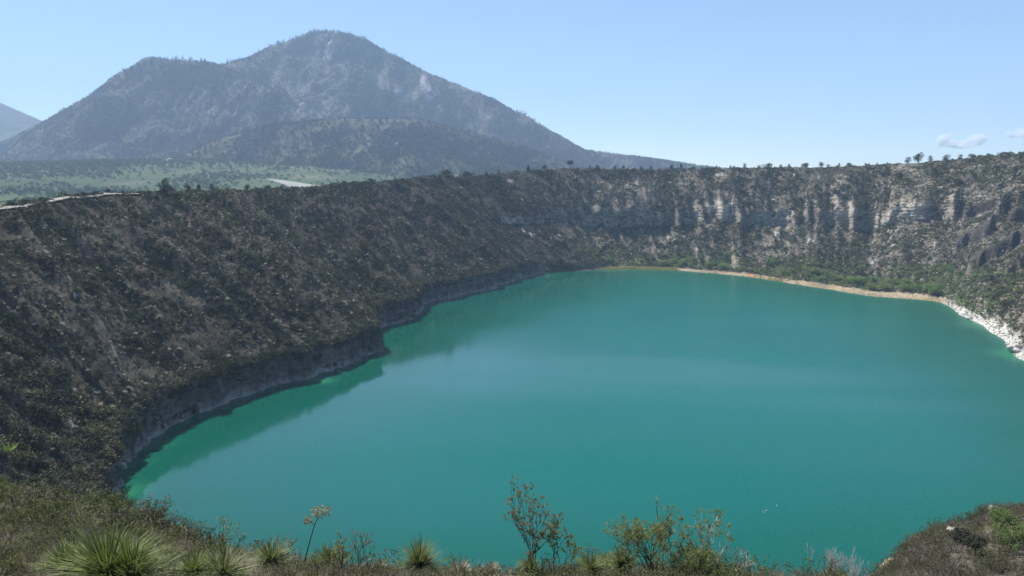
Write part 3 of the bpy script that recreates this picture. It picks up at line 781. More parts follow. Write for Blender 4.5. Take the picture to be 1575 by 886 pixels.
def scrub_on(n, wv, smin, smax, tints, probs, idxs, power=1.0):
    P, vi = sample_mesh(CV, CF, n, wv)
    s = smin + (smax - smin) * rng.random(n) ** power
    s = s * (1 + .55 * clump2[vi] + .35 * clump[vi])
    rot = np.zeros((n, 3)); rot[:, 2] = rng.random(n) * 6.28; rot[:, 0] = rng.normal(0, .12, n); rot[:, 1] = rng.normal(0, .12, n)
    ch = rng.choice(len(tints), n, p=probs); T = np.array(tints)[ch] * (.7 + .65 * rng.random((n, 1)))
    T = T * (1 + .18 * clump[vi][:, None] * np.array((1, .2, -.4))[None])
    ix = np.array([rng.choice(idxs[c]) for c in range(len(tints))])[ch]
    for c in range(len(tints)):
        mk_ = ch == c; ix[mk_] = rng.choice(idxs[c], mk_.sum())
    T = T * (1 + .55 * np.clip(fF + fR, 0, 1)[vi][:, None]); P = P.copy(); P[:, 2] -= .06 * s  # far and right wall plant tints lightened to offset the dim frontal sun
    return P, rot, np.stack((s * rng.uniform(.85, 1.2, n), s * rng.uniform(.85, 1.2, n), s * rng.uniform(.75, 1.2, n)), 1), ix, T
GREY, OLIVE, DARK, STRAW, PALE = (.146, .135, .102), (.105, .112, .055), (.044, .052, .026), (.23, .205, .14), (.38, .37, .29)
S1 = scrub_on(225000, veg, .8, 2.35, (GREY, OLIVE, DARK, STRAW, PALE), (.34, .25, .21, .06, .14), ([0, 1, 3, 4], [0, 1, 2], [0, 1, 2], [3, 4], [5, 6, 7]), 1.5)
gul = sstep(.05, -.25, flat(rib))
S2 = scrub_on(15000, veg * (.06 + sstep(.05, .5, clump) * .4 + gul), 2.2, 4.4, (DARK, OLIVE, (.075, .075, .05)), (.5, .2, .3), ([0, 2], [1, 2], [0, 1]), 1.8)
brow = (fU > .016) * (fU < .045) * fL * (fZ > 8) + .0
S3 = scrub_on(2600, brow * (slope > .35) * (fZ > 10), 1.5, 3.8, (DARK, OLIVE, GREY), (.4, .3, .3), ([0, 2], [1, 2], [0, 1]), 1.3)
foot = fF * (fU > bz * 1.1) * (fU < bz + .22) * steepness
S4 = scrub_on(3000, foot * (1 + 0 * fU), 1.5, 4.0, ((.13, .18, .055), (.17, .22, .08), OLIVE), (.4, .3, .3), ([0, 2], [1, 2], [0, 1]), 1.5)
nearleft = np.clip(1 - np.abs(np.where(fS > 16, fS - NS, fS) - .2) / 2.0, 0, 1) * (fU > .02) * (fU < .8)
S5 = scrub_on(1900, nearleft * (slope > .3), 2.4, 5.6, (DARK, OLIVE, GREY, (.07, .075, .045)), (.3, .25, .2, .25), ([0, 2], [1, 2], [3, 4], [0, 1]), 1.2)
scatter('slope_scrub', *[np.concatenate(x) for x in zip(S1, S2, S3, S4, S5)], SCRUB, 'dense grey scrub and spiky yuccas covering the crater slopes', 'scrub')

# white crust rocks of the right shore and stones of the beaches: too many to count
def rock_mesh(seed, n=2, rough=.28):
    import bmesh
    bm_ = bmesh.new(); bmesh.ops.create_icosphere(bm_, subdivisions=n, radius=.5)
    r = random.Random(seed); sc = (r.uniform(.8, 1.25), r.uniform(.7, 1.1), r.uniform(.55, .85))
    V0 = np.array([v.co[:] for v in bm_.verts])
    d = fbm(V0[:, 0] * 2.2 + seed, V0[:, 1] * 2.2 + V0[:, 2] * 1.7, seed, 3) * rough * 1.6
    cuts = [(rdir(r), r.uniform(.30, .44)) for _ in range(9)]
    for v, dd in zip(bm_.verts, d):
        for n_, c_ in cuts:
            e_ = v.co.dot(n_) - c_
            if e_ > 0: v.co -= n_ * e_ * .92
        v.co *= 1 + dd; v.co.x *= sc[0]; v.co.y *= sc[1]; v.co.z *= sc[2]
    me = bpy.data.meshes.new('rock_%d' % seed); bm_.to_mesh(me); bm_.free()
    attr_c(me, 'shade', np.ones((len(V0), 3)))
    return me
ROCKS = proto_collection('shore_rock', [rock_mesh(s_, 2) for s_ in (31, 32, 33, 34)], mat_tint('rock_scatter', 0.0, .9))
def rocks_on(n, wv, smin, smax, tint, power=2):
    P, vi = sample_mesh(CV, CF, n, wv); s = smin + (smax - smin) * rng.random(n) ** power
    rot = rng.random((n, 3)) * 6.28; P = P.copy(); P[:, 2] += .1 * s
    return P, rot, np.repeat(s[:, None], 3, 1), rng.integers(0, 4, n), np.array(tint)[None] * (.75 + .5 * rng.random((n, 1)))
shw = ((fU > -.005) & (fZ > -.6)).astype(float)
R1 = rocks_on(1700, wm_v * shw * (fZ < 4.6), .4, 1.8, (.42, .40, .355))
R2 = rocks_on(1300, bm_v * shw * (fS > 17.3), .4, 1.4, (.37, .33, .27))
R3 = rocks_on(700, ((fU > .3) & (fU < .95)) * fF * (steep > .3), .8, 3.0, (.33, .31, .28))
R4 = rocks_on(500, (fL * (fU < .008) * (fZ < 1.5) * (fU > -.01)), .4, 1.6, (.28, .265, .24))
scatter('shore_stones', *[np.concatenate(x) for x in zip(R1, R2, R3, R4)], ROCKS, 'pale crusted stones strewn along the lake shores', 'stones')
# reeds of the far beach
def reed_proto(seed):
    r = random.Random(seed); b_ = MB()
    for i in range(40):
        b_.blade((r.gauss(0, .25), r.gauss(0, .25), -.1), (r.gauss(0, .18), r.gauss(0, .18), 1), r.uniform(.6, 1.1), .06, .15, 2, r.uniform(.7, 1.3))
    return b_.mesh('reed_%d' % seed)
REEDS = proto_collection('reed_clump', [reed_proto(41), reed_proto(42)], M_SCRUB)
rw = shw * (fU < bz * .75) * np.clip((sstep(15.3, 15.6, fS) * (1 - sstep(16.75, 17.0, fS)) + .10 * np.exp(-((fS - 18.45) / .2) ** 2) + .8 * (np.abs(fS - 13.95) < .06)), 0, 1)
P_, vi = sample_mesh(CV, CF, 1500, rw * 1.0); nn = len(P_); s_ = rng.uniform(1.2, 2.6, nn); rot = np.zeros((nn, 3)); rot[:, 2] = rng.random(nn) * 6.28; g = rng.random((nn, 1))
scatter('shore_reeds', P_, rot, np.repeat(s_[:, None], 3, 1), rng.integers(0, 2, nn), np.array((.58, .50, .22))[None] * (1 - g) + np.array((.36, .38, .14))[None] * g, REEDS, 'straw yellow reeds lining the far shore', 'reeds')

# ------------------------------------------------------------------ ground cover of the near slope
def tuft_proto(seed, n=60, L=.5, w=.012, spread=.6):
    r = random.Random(seed); b_ = MB()
    for i in range(n):
        d = rdir(r, .25, 1); d = Vector((d.x * spread, d.y * spread, d.z))
        b_.blade((r.gauss(0, .05), r.gauss(0, .05), -.03), d, L * r.uniform(.5, 1.1), w, r.uniform(.2, .8), 3, r.uniform(.6, 1.4))
    return b_.mesh('tuft_%d' % seed)
def nbush_proto(seed, n=220, leaf=.07):
    r = random.Random(seed); b_ = MB()
    tips = []
    for i in range(14):
        d = rdir(r, .2, 1); a = d * .22; c_ = a + (d + rdir(r) * .5).normalized() * .28
        b_.tube([(0, 0, -.12), tuple(a), tuple(c_)], [.012, .009, .004], 3, .6); tips += [a, c_, (a + c_) * .5]
        for j in range(2):
            e_ = c_ + (d + rdir(r) * .8).normalized() * .16; b_.tube([tuple(c_), tuple(e_)], [.005, .002], 3, .6); tips.append(e_)
    for i in range(n):
        p = r.choice(tips) + rdir(r) * r.uniform(0, .09)
        if p.z < .02: p.z = .03
        b_.leaf(p, rdir(r, -.3, 1), rdir(r), leaf * r.uniform(.6, 1.3), leaf * .45, r.uniform(.6, 1.4))
    return b_.mesh('nbush_%d' % seed)
def ntwig_proto(seed):
    r = random.Random(seed); b_ = MB()
    for i in range(26):
        d = rdir(r, .1, 1); p = Vector((r.gauss(0, .04), r.gauss(0, .04), -.05)); q = p + d * r.uniform(.2, .35); e_ = q + (d + rdir(r) * .6).normalized() * r.uniform(.12, .3)
        b_.tube([tuple(p), tuple(q), tuple(e_)], [.007, .005, .002], 3, r.uniform(.7, 1.3))
        for j in range(3):
            s_ = q + (e_ - q) * r.random(); b_.tube([tuple(s_), tuple(s_ + rdir(r) * .12)], [.003, .0015], 3, r.uniform(.7, 1.3))
    for i in range(50):
        b_.leaf(rdir(r, .1, 1) * r.uniform(.2, .5), rdir(r), rdir(r), .04, .02, r.uniform(.7, 1.4))
    return b_.mesh('ntwig_%d' % seed)
NEARC = proto_collection('near_plant', [tuft_proto(51), tuft_proto(52, 80, .4, .01, 1.0), nbush_proto(53), nbush_proto(54, 260, .06), ntwig_proto(55), ntwig_proto(56), tuft_proto(57, 40, .35, .03, .9)], M_NEARPLANT)
nr = np.hypot(NV[:, 0], NV[:, 1]); naz_ = np.arctan2(NV[:, 0], NV[:, 1])
inview = (np.abs(naz_) < .72) & (nr > 6)
def near_on(n, wv, smin, smax, tints, probs, idxs, power=1.3):
    P, vi = sample_mesh(NV, NF, n, wv.astype(float)); s = smin + (smax - smin) * rng.random(n) ** power
    rot = np.zeros((n, 3)); rot[:, 2] = rng.random(n) * 6.28; rot[:, 0] = rng.normal(0, .15, n); rot[:, 1] = rng.normal(0, .15, n)
    ch = rng.choice(len(tints), n, p=probs); T = np.array(tints)[ch] * (.7 + .6 * rng.random((n, 1))); ix = np.zeros(n, int)
    for c in range(len(tints)):
        mk_ = ch == c; ix[mk_] = rng.choice(idxs[c], mk_.sum())
    return P, rot, np.repeat(s[:, None], 3, 1), ix, T
pat = sstep(-.5, .4, fbm(NV[:, 0] / 3.5, NV[:, 1] / 3.5, 331, 3)) + .15
nc1 = near_on(9000, inview * (nr < 30) * pat, .35, 1.0, ((.31, .275, .195), (.215, .19, .15), (.135, .15, .055), (.28, .25, .20), (.20, .22, .09)), (.30, .28, .14, .18, .10), ([0, 1], [4, 5], [2, 3], [4, 5, 1], [6, 0]))
nc2 = near_on(7500, inview * (nr >= 26) * (nr < 75) * (naz_ < .3) * pat, .5, 1.9, ((.26, .235, .165), (.18, .16, .125), (.11, .125, .048), (.18, .19, .08), (.36, .335, .265)), (.17, .23, .32, .16, .12), ([0, 1], [4, 5, 2], [2, 3], [6, 3], [6, 1]))
nc3 = near_on(13000, inview * (nr > 45) * (nr < 122) * (naz_ > .38) * pat, .7, 2.1, ((.25, .22, .17), (.20, .175, .14), (.11, .115, .055), (.17, .165, .08), (.36, .33, .27)), (.24, .30, .20, .12, .14), ([0, 1], [4, 5, 2], [2, 3], [2, 3], [6, 4]), 1.8)
scatter('near_ground_cover', *[np.concatenate(x) for x in zip(nc1, nc2, nc3)], NEARC, 'dry grass, twigs and low shrubs on the near slope', 'ground cover')

# ------------------------------------------------------------------ trees, rocks, houses, birds: things one can point at
from mathutils.bvhtree import BVHTree
BVH_C = BVHTree.FromPolygons([tuple(v) for v in CV.tolist()], CF.tolist())
def hit(px, py):
    d = Vector(ray(px, py)).normalized(); loc, n, i, dist_ = BVH_C.ray_cast(Vector((0, 0, CAMZ)), d, 3000)
    return loc
rim_px = CXP + FPX * rim[:, 0] / np.maximum(rim[:, 1] * CP - (rim[:, 2] - CAMZ) * SP, 1)
vis = (SECT > 2.6) & (SECT < 22.8)
def rim_at(px, back=3.0):
    i = np.where(vis, np.abs(rim_px - px), 1e9).argmin()
    return np.array((rim[i, 0] + outd[i, 0] * back, rim[i, 1] + outd[i, 1] * back, rim[i, 2] - .5 - .1 * back))
M_BARK = mat_noise('bark', (.045, .035, .028), (.10, .085, .07), 3.0)
M_LEAF_DARK = mat_noise('leaf_dark', (.028, .038, .018), (.06, .07, .035), 1.2, .7, .2, .1)
M_LEAF_GREEN = mat_noise('leaf_green', (.15, .22, .06), (.26, .33, .12), 1.0, .7, .2, .35)
M_LEAF_GREY = mat_noise('leaf_grey', (.06, .065, .04), (.11, .11, .07), 1.0, .7, .2, .1)

def tree_parts(seed, shape='round', n=620, leaf=.08, open_=.5):      # unit-height tree: trunk mesh, crown mesh
    r = random.Random(seed); tb = MB(); cb = MB()
    tr = {'round': .12, 'pine': .20, 'low': .06, 'palm': .62}[shape]
    lean = Vector((r.uniform(-.05, .05), r.uniform(-.05, .05), 0))
    tb.tube([(0, 0, -.06), tuple(lean * .5 + Vector((0, 0, tr * .6))), tuple(lean + Vector((0, 0, tr * 1.2)))], [.035, .028, .02], 6)
    lobes = []
    cnt = {'round': 9, 'pine': 12, 'low': 9, 'palm': 1}[shape]
    for i in range(cnt):
        if shape == 'pine':
            t = i / cnt; z = .22 + .72 * t; k_ = .24 * (1 - t) + .06; a = i * 2.4
            c_ = Vector((math.cos(a) * k_ * .7, math.sin(a) * k_ * .7, z)); rad = k_ * .65 + .04
        elif shape == 'low':
            a = r.uniform(0, 6.28); k_ = r.uniform(.1, .62); c_ = Vector((math.cos(a) * k_, math.sin(a) * k_, r.uniform(.26, .66) - .2 * k_)); rad = r.uniform(.22, .34)
        elif shape == 'palm':
            c_ = Vector((0, 0, .76)); rad = .25
        else:
            a = r.uniform(0, 6.28); k_ = r.uniform(.08, .30); c_ = Vector((math.cos(a) * k_, math.sin(a) * k_, r.uniform(.26, .82) - .2 * k_)); rad = r.uniform(.15, .23)
        lobes.append((c_, rad))
        st_ = lean * .8 + Vector((0, 0, tr)); md_ = st_.lerp(c_, .55) + Vector((0, 0, -.03))
        tb.tube([tuple(st_), tuple(md_), tuple(c_)], [.016, .011, .004], 4)
    for i in range(n):
        c_, rad = r.choice(lobes); d = rdir(r, -.7, 1); p = c_ + d * rad * r.uniform(open_, 1.05)
        cb.leaf(p, (d + rdir(r)).normalized(), rdir(r), leaf * r.uniform(.6, 1.4), leaf * r.uniform(.4, .8), 1)
    return tb.mesh('trunk_%d' % seed), cb.mesh('crown_%d' % seed)
TREES = {'round': [tree_parts(s_, 'round') for s_ in (61, 62, 63)], 'pine': [tree_parts(s_, 'pine') for s_ in (64, 65)],
         'low': [tree_parts(s_, 'low', 760, .11) for s_ in (66, 67)], 'palm': [tree_parts(68, 'palm', 180, .14, .2)]}
TMAT = {}
def plant_tree(name, loc, h, shape, label, cat, group=None, leafmat=None, wide=1.0):
    tm, cm = R.choice(TREES[shape]); leafmat = leafmat or M_LEAF_DARK
    key_ = (cm.name, leafmat.name)
    if key_ not in TMAT:
        c2 = cm.copy(); c2.materials.clear(); c2.materials.append(leafmat); TMAT[key_] = c2
    o = thing(name, tuple(loc), label, cat, group, R.uniform(0, 6.28), (h * wide, h * wide, h))
    link('trunk', tm, M_BARK, o); link('crown', TMAT[key_], None, o)
    return o
def ordinal(n):
    return ('first second third fourth fifth sixth seventh eighth ninth tenth eleventh twelfth'.split() + [None])[n - 1] if n <= 12 else '%d%s' % (n, 'th' if 10 < n % 100 < 14 else {1: 'st', 2: 'nd', 3: 'rd'}.get(n % 10, 'th'))
def hpx(loc, px): return px * (loc[1] * CP) / FPX
RIMT = [
    (22, 13, 'low', 'dark spreading shrub beside the pale track, lowest on the rim', 1.1), (40, 12, 'low', 'low dark bush touching the spreading shrub beside the track', 1.0),
    (131, 9, 'round', 'small round tree standing alone above the pale track', .9), (172, 10, 'low', 'flat dark bush where the pale track meets the skyline', .9), (191, 8, 'low', 'faint thin bush just past the flat dark bush on the skyline', .8),
    (255, 24, 'round', 'tallest dark tree on the near crater rim against the valley', .85), (266, 14, 'low', 'dark bush at the foot of the tallest rim tree', .7),
    (290, 14, 'round', 'round dark tree next after the tallest rim tree', .9), (308, 12, 'pine', 'thin wispy tree between two round rim trees', .8), (329, 14, 'round', 'dark rounded tree on the rim below the valley green', .9),
    (383, 11, 'round', 'small umbrella-shaped tree left of the pale dry field', 1.1), (411, 9, 'low', 'low dark tree right below the pale dry field', 1.0), (573, 8, 'low', 'tiny dark bush on the smooth bare brow of the rim', 1.0),
    (690, 14, 'low', 'broad dark bush where the far wall begins, beside pale rock', 1.2), (723, 12, 'low', 'dark bush beside the pale rock notch of the rim', 1.1),
    (838, 11, 'round', 'round dark tree left of the lone palm-like tree', 1.1), (877, 15, 'palm', 'lone palm-like tree with a bare trunk on the far rim', 1.1),
    (1262, 11, 'round', 'dark rounded tree in the middle of the far skyline', 1.1), (1397, 13, 'round', 'smaller tree just beside the widest tree of the skyline', 1.0), (1412, 20, 'round', 'widest tree standing on the far right skyline', 1.15),
    (1430, 13, 'round', 'slim rounded tree between the widest tree and the dome tree', .8), (1456, 13, 'round', 'dome-shaped dark tree alone on the far skyline', 1.2), (1498, 10, 'low', 'flat-topped dark tree where the skyline starts to climb', 1.2),
]
for px, h, shp, lab, wd in RIMT:
    q = rim_at(px, 2.0); plant_tree('rim_tree', q, hpx(q, h * (1.1 if px < 600 else .9)), shp, lab, 'tree', 'trees along the crater rim', None, wd)
for num, px in enumerate(sorted((942, 958, 985, 1003, 1030, 1046, 1068, 1100, 1122, 1147, 1165, 1178, 1198, 1215, 1238, 1276, 1290, 1310, 1335, 1352, 1368, 1475, 1520, 1545, 1566, 745, 770, 800, 815, 905, 922)), 1):
    q = rim_at(px + R.uniform(-4, 4), R.uniform(0, 5)); plant_tree('skyline_shrub', q, hpx(q, R.uniform(5, 10)), R.choice(['round', 'low', 'round', 'pine']), '%s small dark shrub on the far skyline, counted from the palm-like tree side' % ordinal(num), 'shrub', 'shrubs along the far skyline', None, R.uniform(.8, 1.2))
for num, px in enumerate((60, 85, 108, 150, 205, 222, 236, 275, 345, 362, 398, 430, 446, 505, 540), 1):
    q = rim_at(px + R.uniform(-4, 4), R.uniform(0, 3)); plant_tree('skyline_shrub', q, hpx(q, R.uniform(4, 7)), R.choice(['round', 'low', 'pine']), '%s tiny dark shrub along the near rim, counted from the pale track' % ordinal(num), 'shrub', 'shrubs along the near skyline', None, R.uniform(.7, 1.1))
# dark trees standing out on the slopes
SL = [(250, 332), (158, 338), (430, 328), (400, 312), (440, 345), (486, 350), (425, 525), (578, 440), (593, 436), (300, 402), (205, 420), (380, 410), (365, 420), (470, 440), (300, 640), (415, 470), (205, 350), (145, 318), (320, 310),
      (640, 330), (625, 310), (660, 320), (520, 305), (505, 330), (560, 380), (120, 470), (70, 520), (150, 590), (250, 560), (350, 540)]
for i, (px, py) in enumerate(sorted(SL)):
    q = hit(px + R.uniform(-3, 3), py)
    if q is None: continue
    plant_tree('slope_tree', q, R.uniform(3.5, 6.5), R.choice(['round', 'low', 'round']), '%s dark rounded tree on the scrubby near slope, counted from the picture edge inwards' % ordinal(i + 1), 'tree', 'dark trees on the near slope', None, R.uniform(.9, 1.3))
SF = [(770, 300), (790, 312), (760, 340), (780, 355), (742, 318), (745, 350), (830, 300), (860, 290), (905, 300), (890, 340), (930, 320), (955, 352), (985, 340), (1020, 290), (1050, 275), (1040, 300), (1128, 285), (1142, 300), (1150, 320), (1165, 290),
      (1225, 275), (1228, 292), (1232, 310), (1255, 290), (1320, 282), (1325, 300), (1330, 320), (1322, 340), (1290, 300), (1366, 270), (1385, 275), (1440, 270), (1500, 275), (1535, 262), (1560, 268), (1540, 290), (1480, 285), (705, 300), (715, 330), (1010, 320)]
for i, (px, py) in enumerate(sorted(SF)):
    q = hit(px + R.uniform(-3, 3), py)
    if q is None: continue
    plant_tree('wall_tree', q, R.uniform(5.0, 9.0), R.choice(['round', 'low', 'round', 'pine']), '%s dark tree clinging to the far wall, counted away from the near slope' % ordinal(i + 1), 'tree', 'dark trees on the far wall', None, R.uniform(.9, 1.3))
# green bushes behind the far beach
num = 0
for px in sorted(925 + 525 * (R.random() ** .62) for _ in range(64)):
    sy_ = np.interp(px, (900, 960, 1050, 1150, 1250, 1350, 1437), (416, 414, 417, 426, 442, 457, 464))
    q = hit(px, sy_ - R.uniform(7, 13) - (px > 1180) * R.uniform(0, 12))
    if q is None or q.z > 22: continue
    num += 1
    plant_tree('lakeside_bush', q, R.uniform(4.5, 8.5), R.choice(['low', 'round', 'low']), '%s leafy green bush behind the far beach, counted from the yellow reeds' % ordinal(num), 'bush', 'green bushes behind the far beach', M_LEAF_GREEN, R.uniform(1.1, 1.6))
for px, py, h, lab in ((842, 418, 5, 'pale green bush in the notch of the cliffs by the water'), (935, 404, 7.5, 'roundest green bush above the straw yellow reeds'), (213, 668, 4.5, 'lone green bush on the dark shore cliff by the water'), (1560, 838, 0, '')):
    q = hit(px, py)
    if q is not None and h: plant_tree('lakeside_bush', q, h, 'round', lab, 'bush', None, M_LEAF_GREEN, 1.2)

# pale boulders that stand out
M_WROCK = mat_noise('white_rock', (.40, .375, .33), (.56, .53, .475), .8)
M_GROCK = mat_noise('grey_rock', (.26, .245, .22), (.42, .40, .36), 1.2)
ROCKM = [rock_mesh(s_, 3, .6) for s_ in (131, 132, 133)]
def boulder(px, py, size, lab, mat, loc=None, sq=(1, 1, .8), group=None):
    q = Vector(loc) if loc is not None else hit(px, py)
    if q is None: print('no boulder', px, py); return
    me = R.choice(ROCKM).copy(); me.materials.clear()
    o = link('boulder', me, mat, None, lab, 'boulder', group); o.location = (q.x, q.y, q.z + size * .12); o.rotation_euler = (R.uniform(-.2, .2), R.uniform(-.2, .2), R.uniform(0, 6.28)); o.scale = [size * k_ for k_ in sq]
boulder(1562, 541, 9, 'big white crusted boulder at the end of the white shore', M_WROCK)
boulder(1552, 532, 5, 'white boulder leaning on the big one at the shore end', M_WROCK)
boulder(1490, 490, 4.5, 'white boulder midway along the white rocky shore', M_WROCK)
boulder(181, 716, 5.5, 'pale broken boulder in the water under the near dark cliff', M_GROCK)
boulder(176, 762, 4.0, 'narrow pale rock at the foot of the nearest dark cliff', M_GROCK, None, (.6, 1, 1))
boulder(533, 560, 3.5, 'pale rock at the tip of the dark headland', M_GROCK)
boulder(860, 364, 6.5, 'brightest white boulder low on the far wall', M_WROCK)
boulder(912, 376, 5.5, 'tall white rock beside the far end of the cliffs', M_WROCK, None, (.6, .6, 1.3))
boulder(702, 274, 7, 'pale rock in the notch of the rim', M_GROCK); boulder(708, 290, 6, 'pale rock below the notch of the rim', M_GROCK)
boulder(652, 274, 5, 'pale flat rock on the rim before the notch', M_GROCK, None, (1.3, 1, .4)); boulder(612, 335, 4, 'small pale rock alone on the smooth slope', M_GROCK, None, (1.4, 1, .4))
boulder(820, 362, 4.5, 'dull pale rock left of the brightest white boulder', M_GROCK); boulder(942, 362, 4, 'small pale rock right of the tall white rock', M_GROCK)

# bleached dead branch by the water
q = hit(207, 690)
if q is not None:
    b_ = MB(); r = random.Random(9)
    b_.tube([(0, 0, -.3), (.3, -.2, 1.0), (1.0, -.6, 1.9), (2.2, -1.0, 2.3)], [.16, .14, .1, .05], 6); b_.tube([(.3, -.2, 1.0), (.1, .3, 2.0), (-.4, .5, 2.7)], [.1, .07, .03], 5); b_.tube([(1.0, -.6, 1.9), (1.3, -.9, 2.7)], [.07, .03], 5)
    o = link('dead_branch', b_.mesh('dead_branch'), mat_noise('bleached_wood', (.42, .40, .36), (.6, .58, .53), 3), None, 'bleached dead branch on the dark shore above the water', 'branch'); o.location = q

# ------------------------------------------------------------------ dirt track on the rim
ids = [i for i in range(NC) if SECT[i] > 1.0 and SECT[i] < 7 and rim_px[i] < 215]
tv = []
for i in ids:
    b0 = np.array((rim[i, 0], rim[i, 1], rim[i, 2])); dz = fbm(np.array([arc[i] / 4]), np.array([0.]), 341, 2)[0] * .12
    fade = 1 - sstep(170, 215, rim_px[i])
    for off, h_ in ((-2.8, -.6), (-1.9, -.05), (0.5, .2), (3.0, .25), (4.5, -.8)):
        tv.append((b0[0] + outd[i, 0] * off, b0[1] + outd[i, 1] * off, b0[2] + h_ * (.25 + .75 * fade) + dz + .25))
trk = mesh_np('dirt_track', np.array(tv), grid_faces(len(ids), 5))
link('dirt_track', trk, mat_noise('track_dust', (.27, .25, .21), (.38, .355, .305), .6), None, 'pale dirt track along the top of the near rim', None, None, 'structure')

# far houses in the valley
M_HW = mat_noise('house_wall', (.62, .60, .56), (.72, .70, .66), .2); M_HR = mat_noise('house_roof', (.40, .38, .36), (.55, .53, .5), .2); M_HD = mat_noise('house_opening', (.05, .05, .06), (.08, .08, .09), .5)
for i, (px, py, w_, lab) in enumerate(((262, 247, 26, 'largest white house of the valley hamlet'), (270, 244, 18, 'white house in the middle of the valley hamlet'), (280, 241, 15, 'small white house highest in the valley hamlet'), (255, 249, 13, 'small white house lowest in the valley hamlet'))):
    d = ray(px, py); t = 1200.
    while t < 4200 and CAMZ + d[2] * t > plain_z(np.array([d[0] * t]), np.array([d[1] * t]))[0]: t += 6
    x, y = d[0] * t, d[1] * t; z = plain_z(np.array([x]), np.array([y]))[0]
    o = thing('house', (x, y, z), lab, 'house', 'houses of the valley hamlet', R.uniform(-.3, .3))
    b_ = MB(); a, c_, h_ = w_ / 2, w_ * .3, 5.0
    b_.add([(-a, -c_, -1), (a, -c_, -1), (a, c_, -1), (-a, c_, -1), (-a, -c_, h_), (a, -c_, h_), (a, c_, h_), (-a, c_, h_), (-a, 0, h_ + 2.2), (a, 0, h_ + 2.2)], [(0, 1, 5, 4), (1, 2, 6, 9, 5), (2, 3, 7, 6), (3, 0, 4, 8, 7)])
    link('wall', b_.mesh('wall'), M_HW, o)
    b_ = MB(); e_ = .6
    b_.add([(-a - e_, -c_ - e_, h_ - .2), (a + e_, -c_ - e_, h_ - .2), (a + e_, 0, h_ + 2.4), (-a - e_, 0, h_ + 2.4), (a + e_, c_ + e_, h_ - .2), (-a - e_, c_ + e_, h_ - .2)], [(0, 1, 2, 3), (3, 2, 4, 5)])
    link('roof', b_.mesh('roof'), M_HR, o)
    for s_ in (-.5, 0, .5):
        b_ = MB(); b_.add([(a * s_ - .7, -c_ - .05, 1.2), (a * s_ + .7, -c_ - .05, 1.2), (a * s_ + .7, -c_ - .05, 2.8), (a * s_ - .7, -c_ - .05, 2.8)], [(0, 1, 2, 3)]); link('window', b_.mesh('window'), M_HD, o)

# water birds
M_BW = mat_noise('white_feather', (.75, .75, .73), (.85, .85, .83), 4); M_BD = mat_noise('beak', (.25, .14, .04), (.35, .2, .05), 4)
def bird(px, py, s_, rz, lab):
    q = lake(px, py); o = thing('water_bird', (q[0], q[1], 0), lab, 'bird', 'white birds on the lake', rz, s_)
    b_ = MB(); b_.tube([(-.42, 0, .16), (-.36, 0, .13), (-.2, 0, .09), (0, 0, .07), (.2, 0, .08), (.30, 0, .12), (.33, 0, .24), (.36, 0, .33), (.40, 0, .38), (.46, 0, .375), (.48, 0, .37)], [.01, .05, .12, .15, .14, .09, .05, .05, .065, .05, .02], 8)
    link('body', b_.mesh('body', True), M_BW, o)
    b_ = MB(); b_.tube([(.47, 0, .37), (.57, 0, .35)], [.025, .008], 5); link('beak', b_.mesh('beak'), M_BD, o)
bird(1178, 786, 1.0, .4, 'larger of two white birds close together on the water'); bird(1174, 788, .7, 2.4, 'smaller of two white birds close together on the water'); bird(1195, 778, .7, 1.2, 'single white bird floating apart on the water')

# ------------------------------------------------------------------ plants close to the viewpoint
M_BLADE = mat_noise('grass_blade', (.075, .115, .02), (.23, .27, .075), 6, .6, .25, .3)
M_BLADE2 = mat_noise('yucca_blade', (.085, .12, .03), (.24, .26, .10), 6, .6, .25, .3)
M_DRY = mat_noise('dry_blade', (.30, .265, .19), (.50, .45, .34), 5, .8, .2, .15)
M_TRUNK = mat_noise('yucca_trunk', (.05, .042, .033), (.12, .10, .075), 14)
M_STEM = mat_noise('shrub_stem', (.05, .042, .038), (.12, .105, .092), 12)
M_PSTEM = mat_noise('pale_stem', (.50, .47, .42), (.68, .65, .6), 12)
M_LEAFA = mat_noise('shrub_leaf', (.14, .18, .05), (.32, .34, .14), 9, .55, .3, .4)
M_LEAFB = mat_noise('dry_shrub_leaf', (.16, .16, .075), (.32, .285, .18), 9, .7, .2, .35)
M_LEAFC = mat_noise('bright_leaf', (.17, .25, .05), (.30, .38, .10), 9, .5, .3, .3)
M_FLOWER = mat_noise('seed_head', (.26, .24, .10), (.55, .50, .36), 18, .8, .2, .15)

def spot(px, r, dz=0.0):
    a = math.atan2(ray(px, 860)[0], ray(px, 860)[1]); x, y = r * math.sin(a), r * math.cos(a)
    return (x, y, float(near_z(x, y)) + dz)
def mpx(r): return r / FPX                                # metres to one pixel at that range

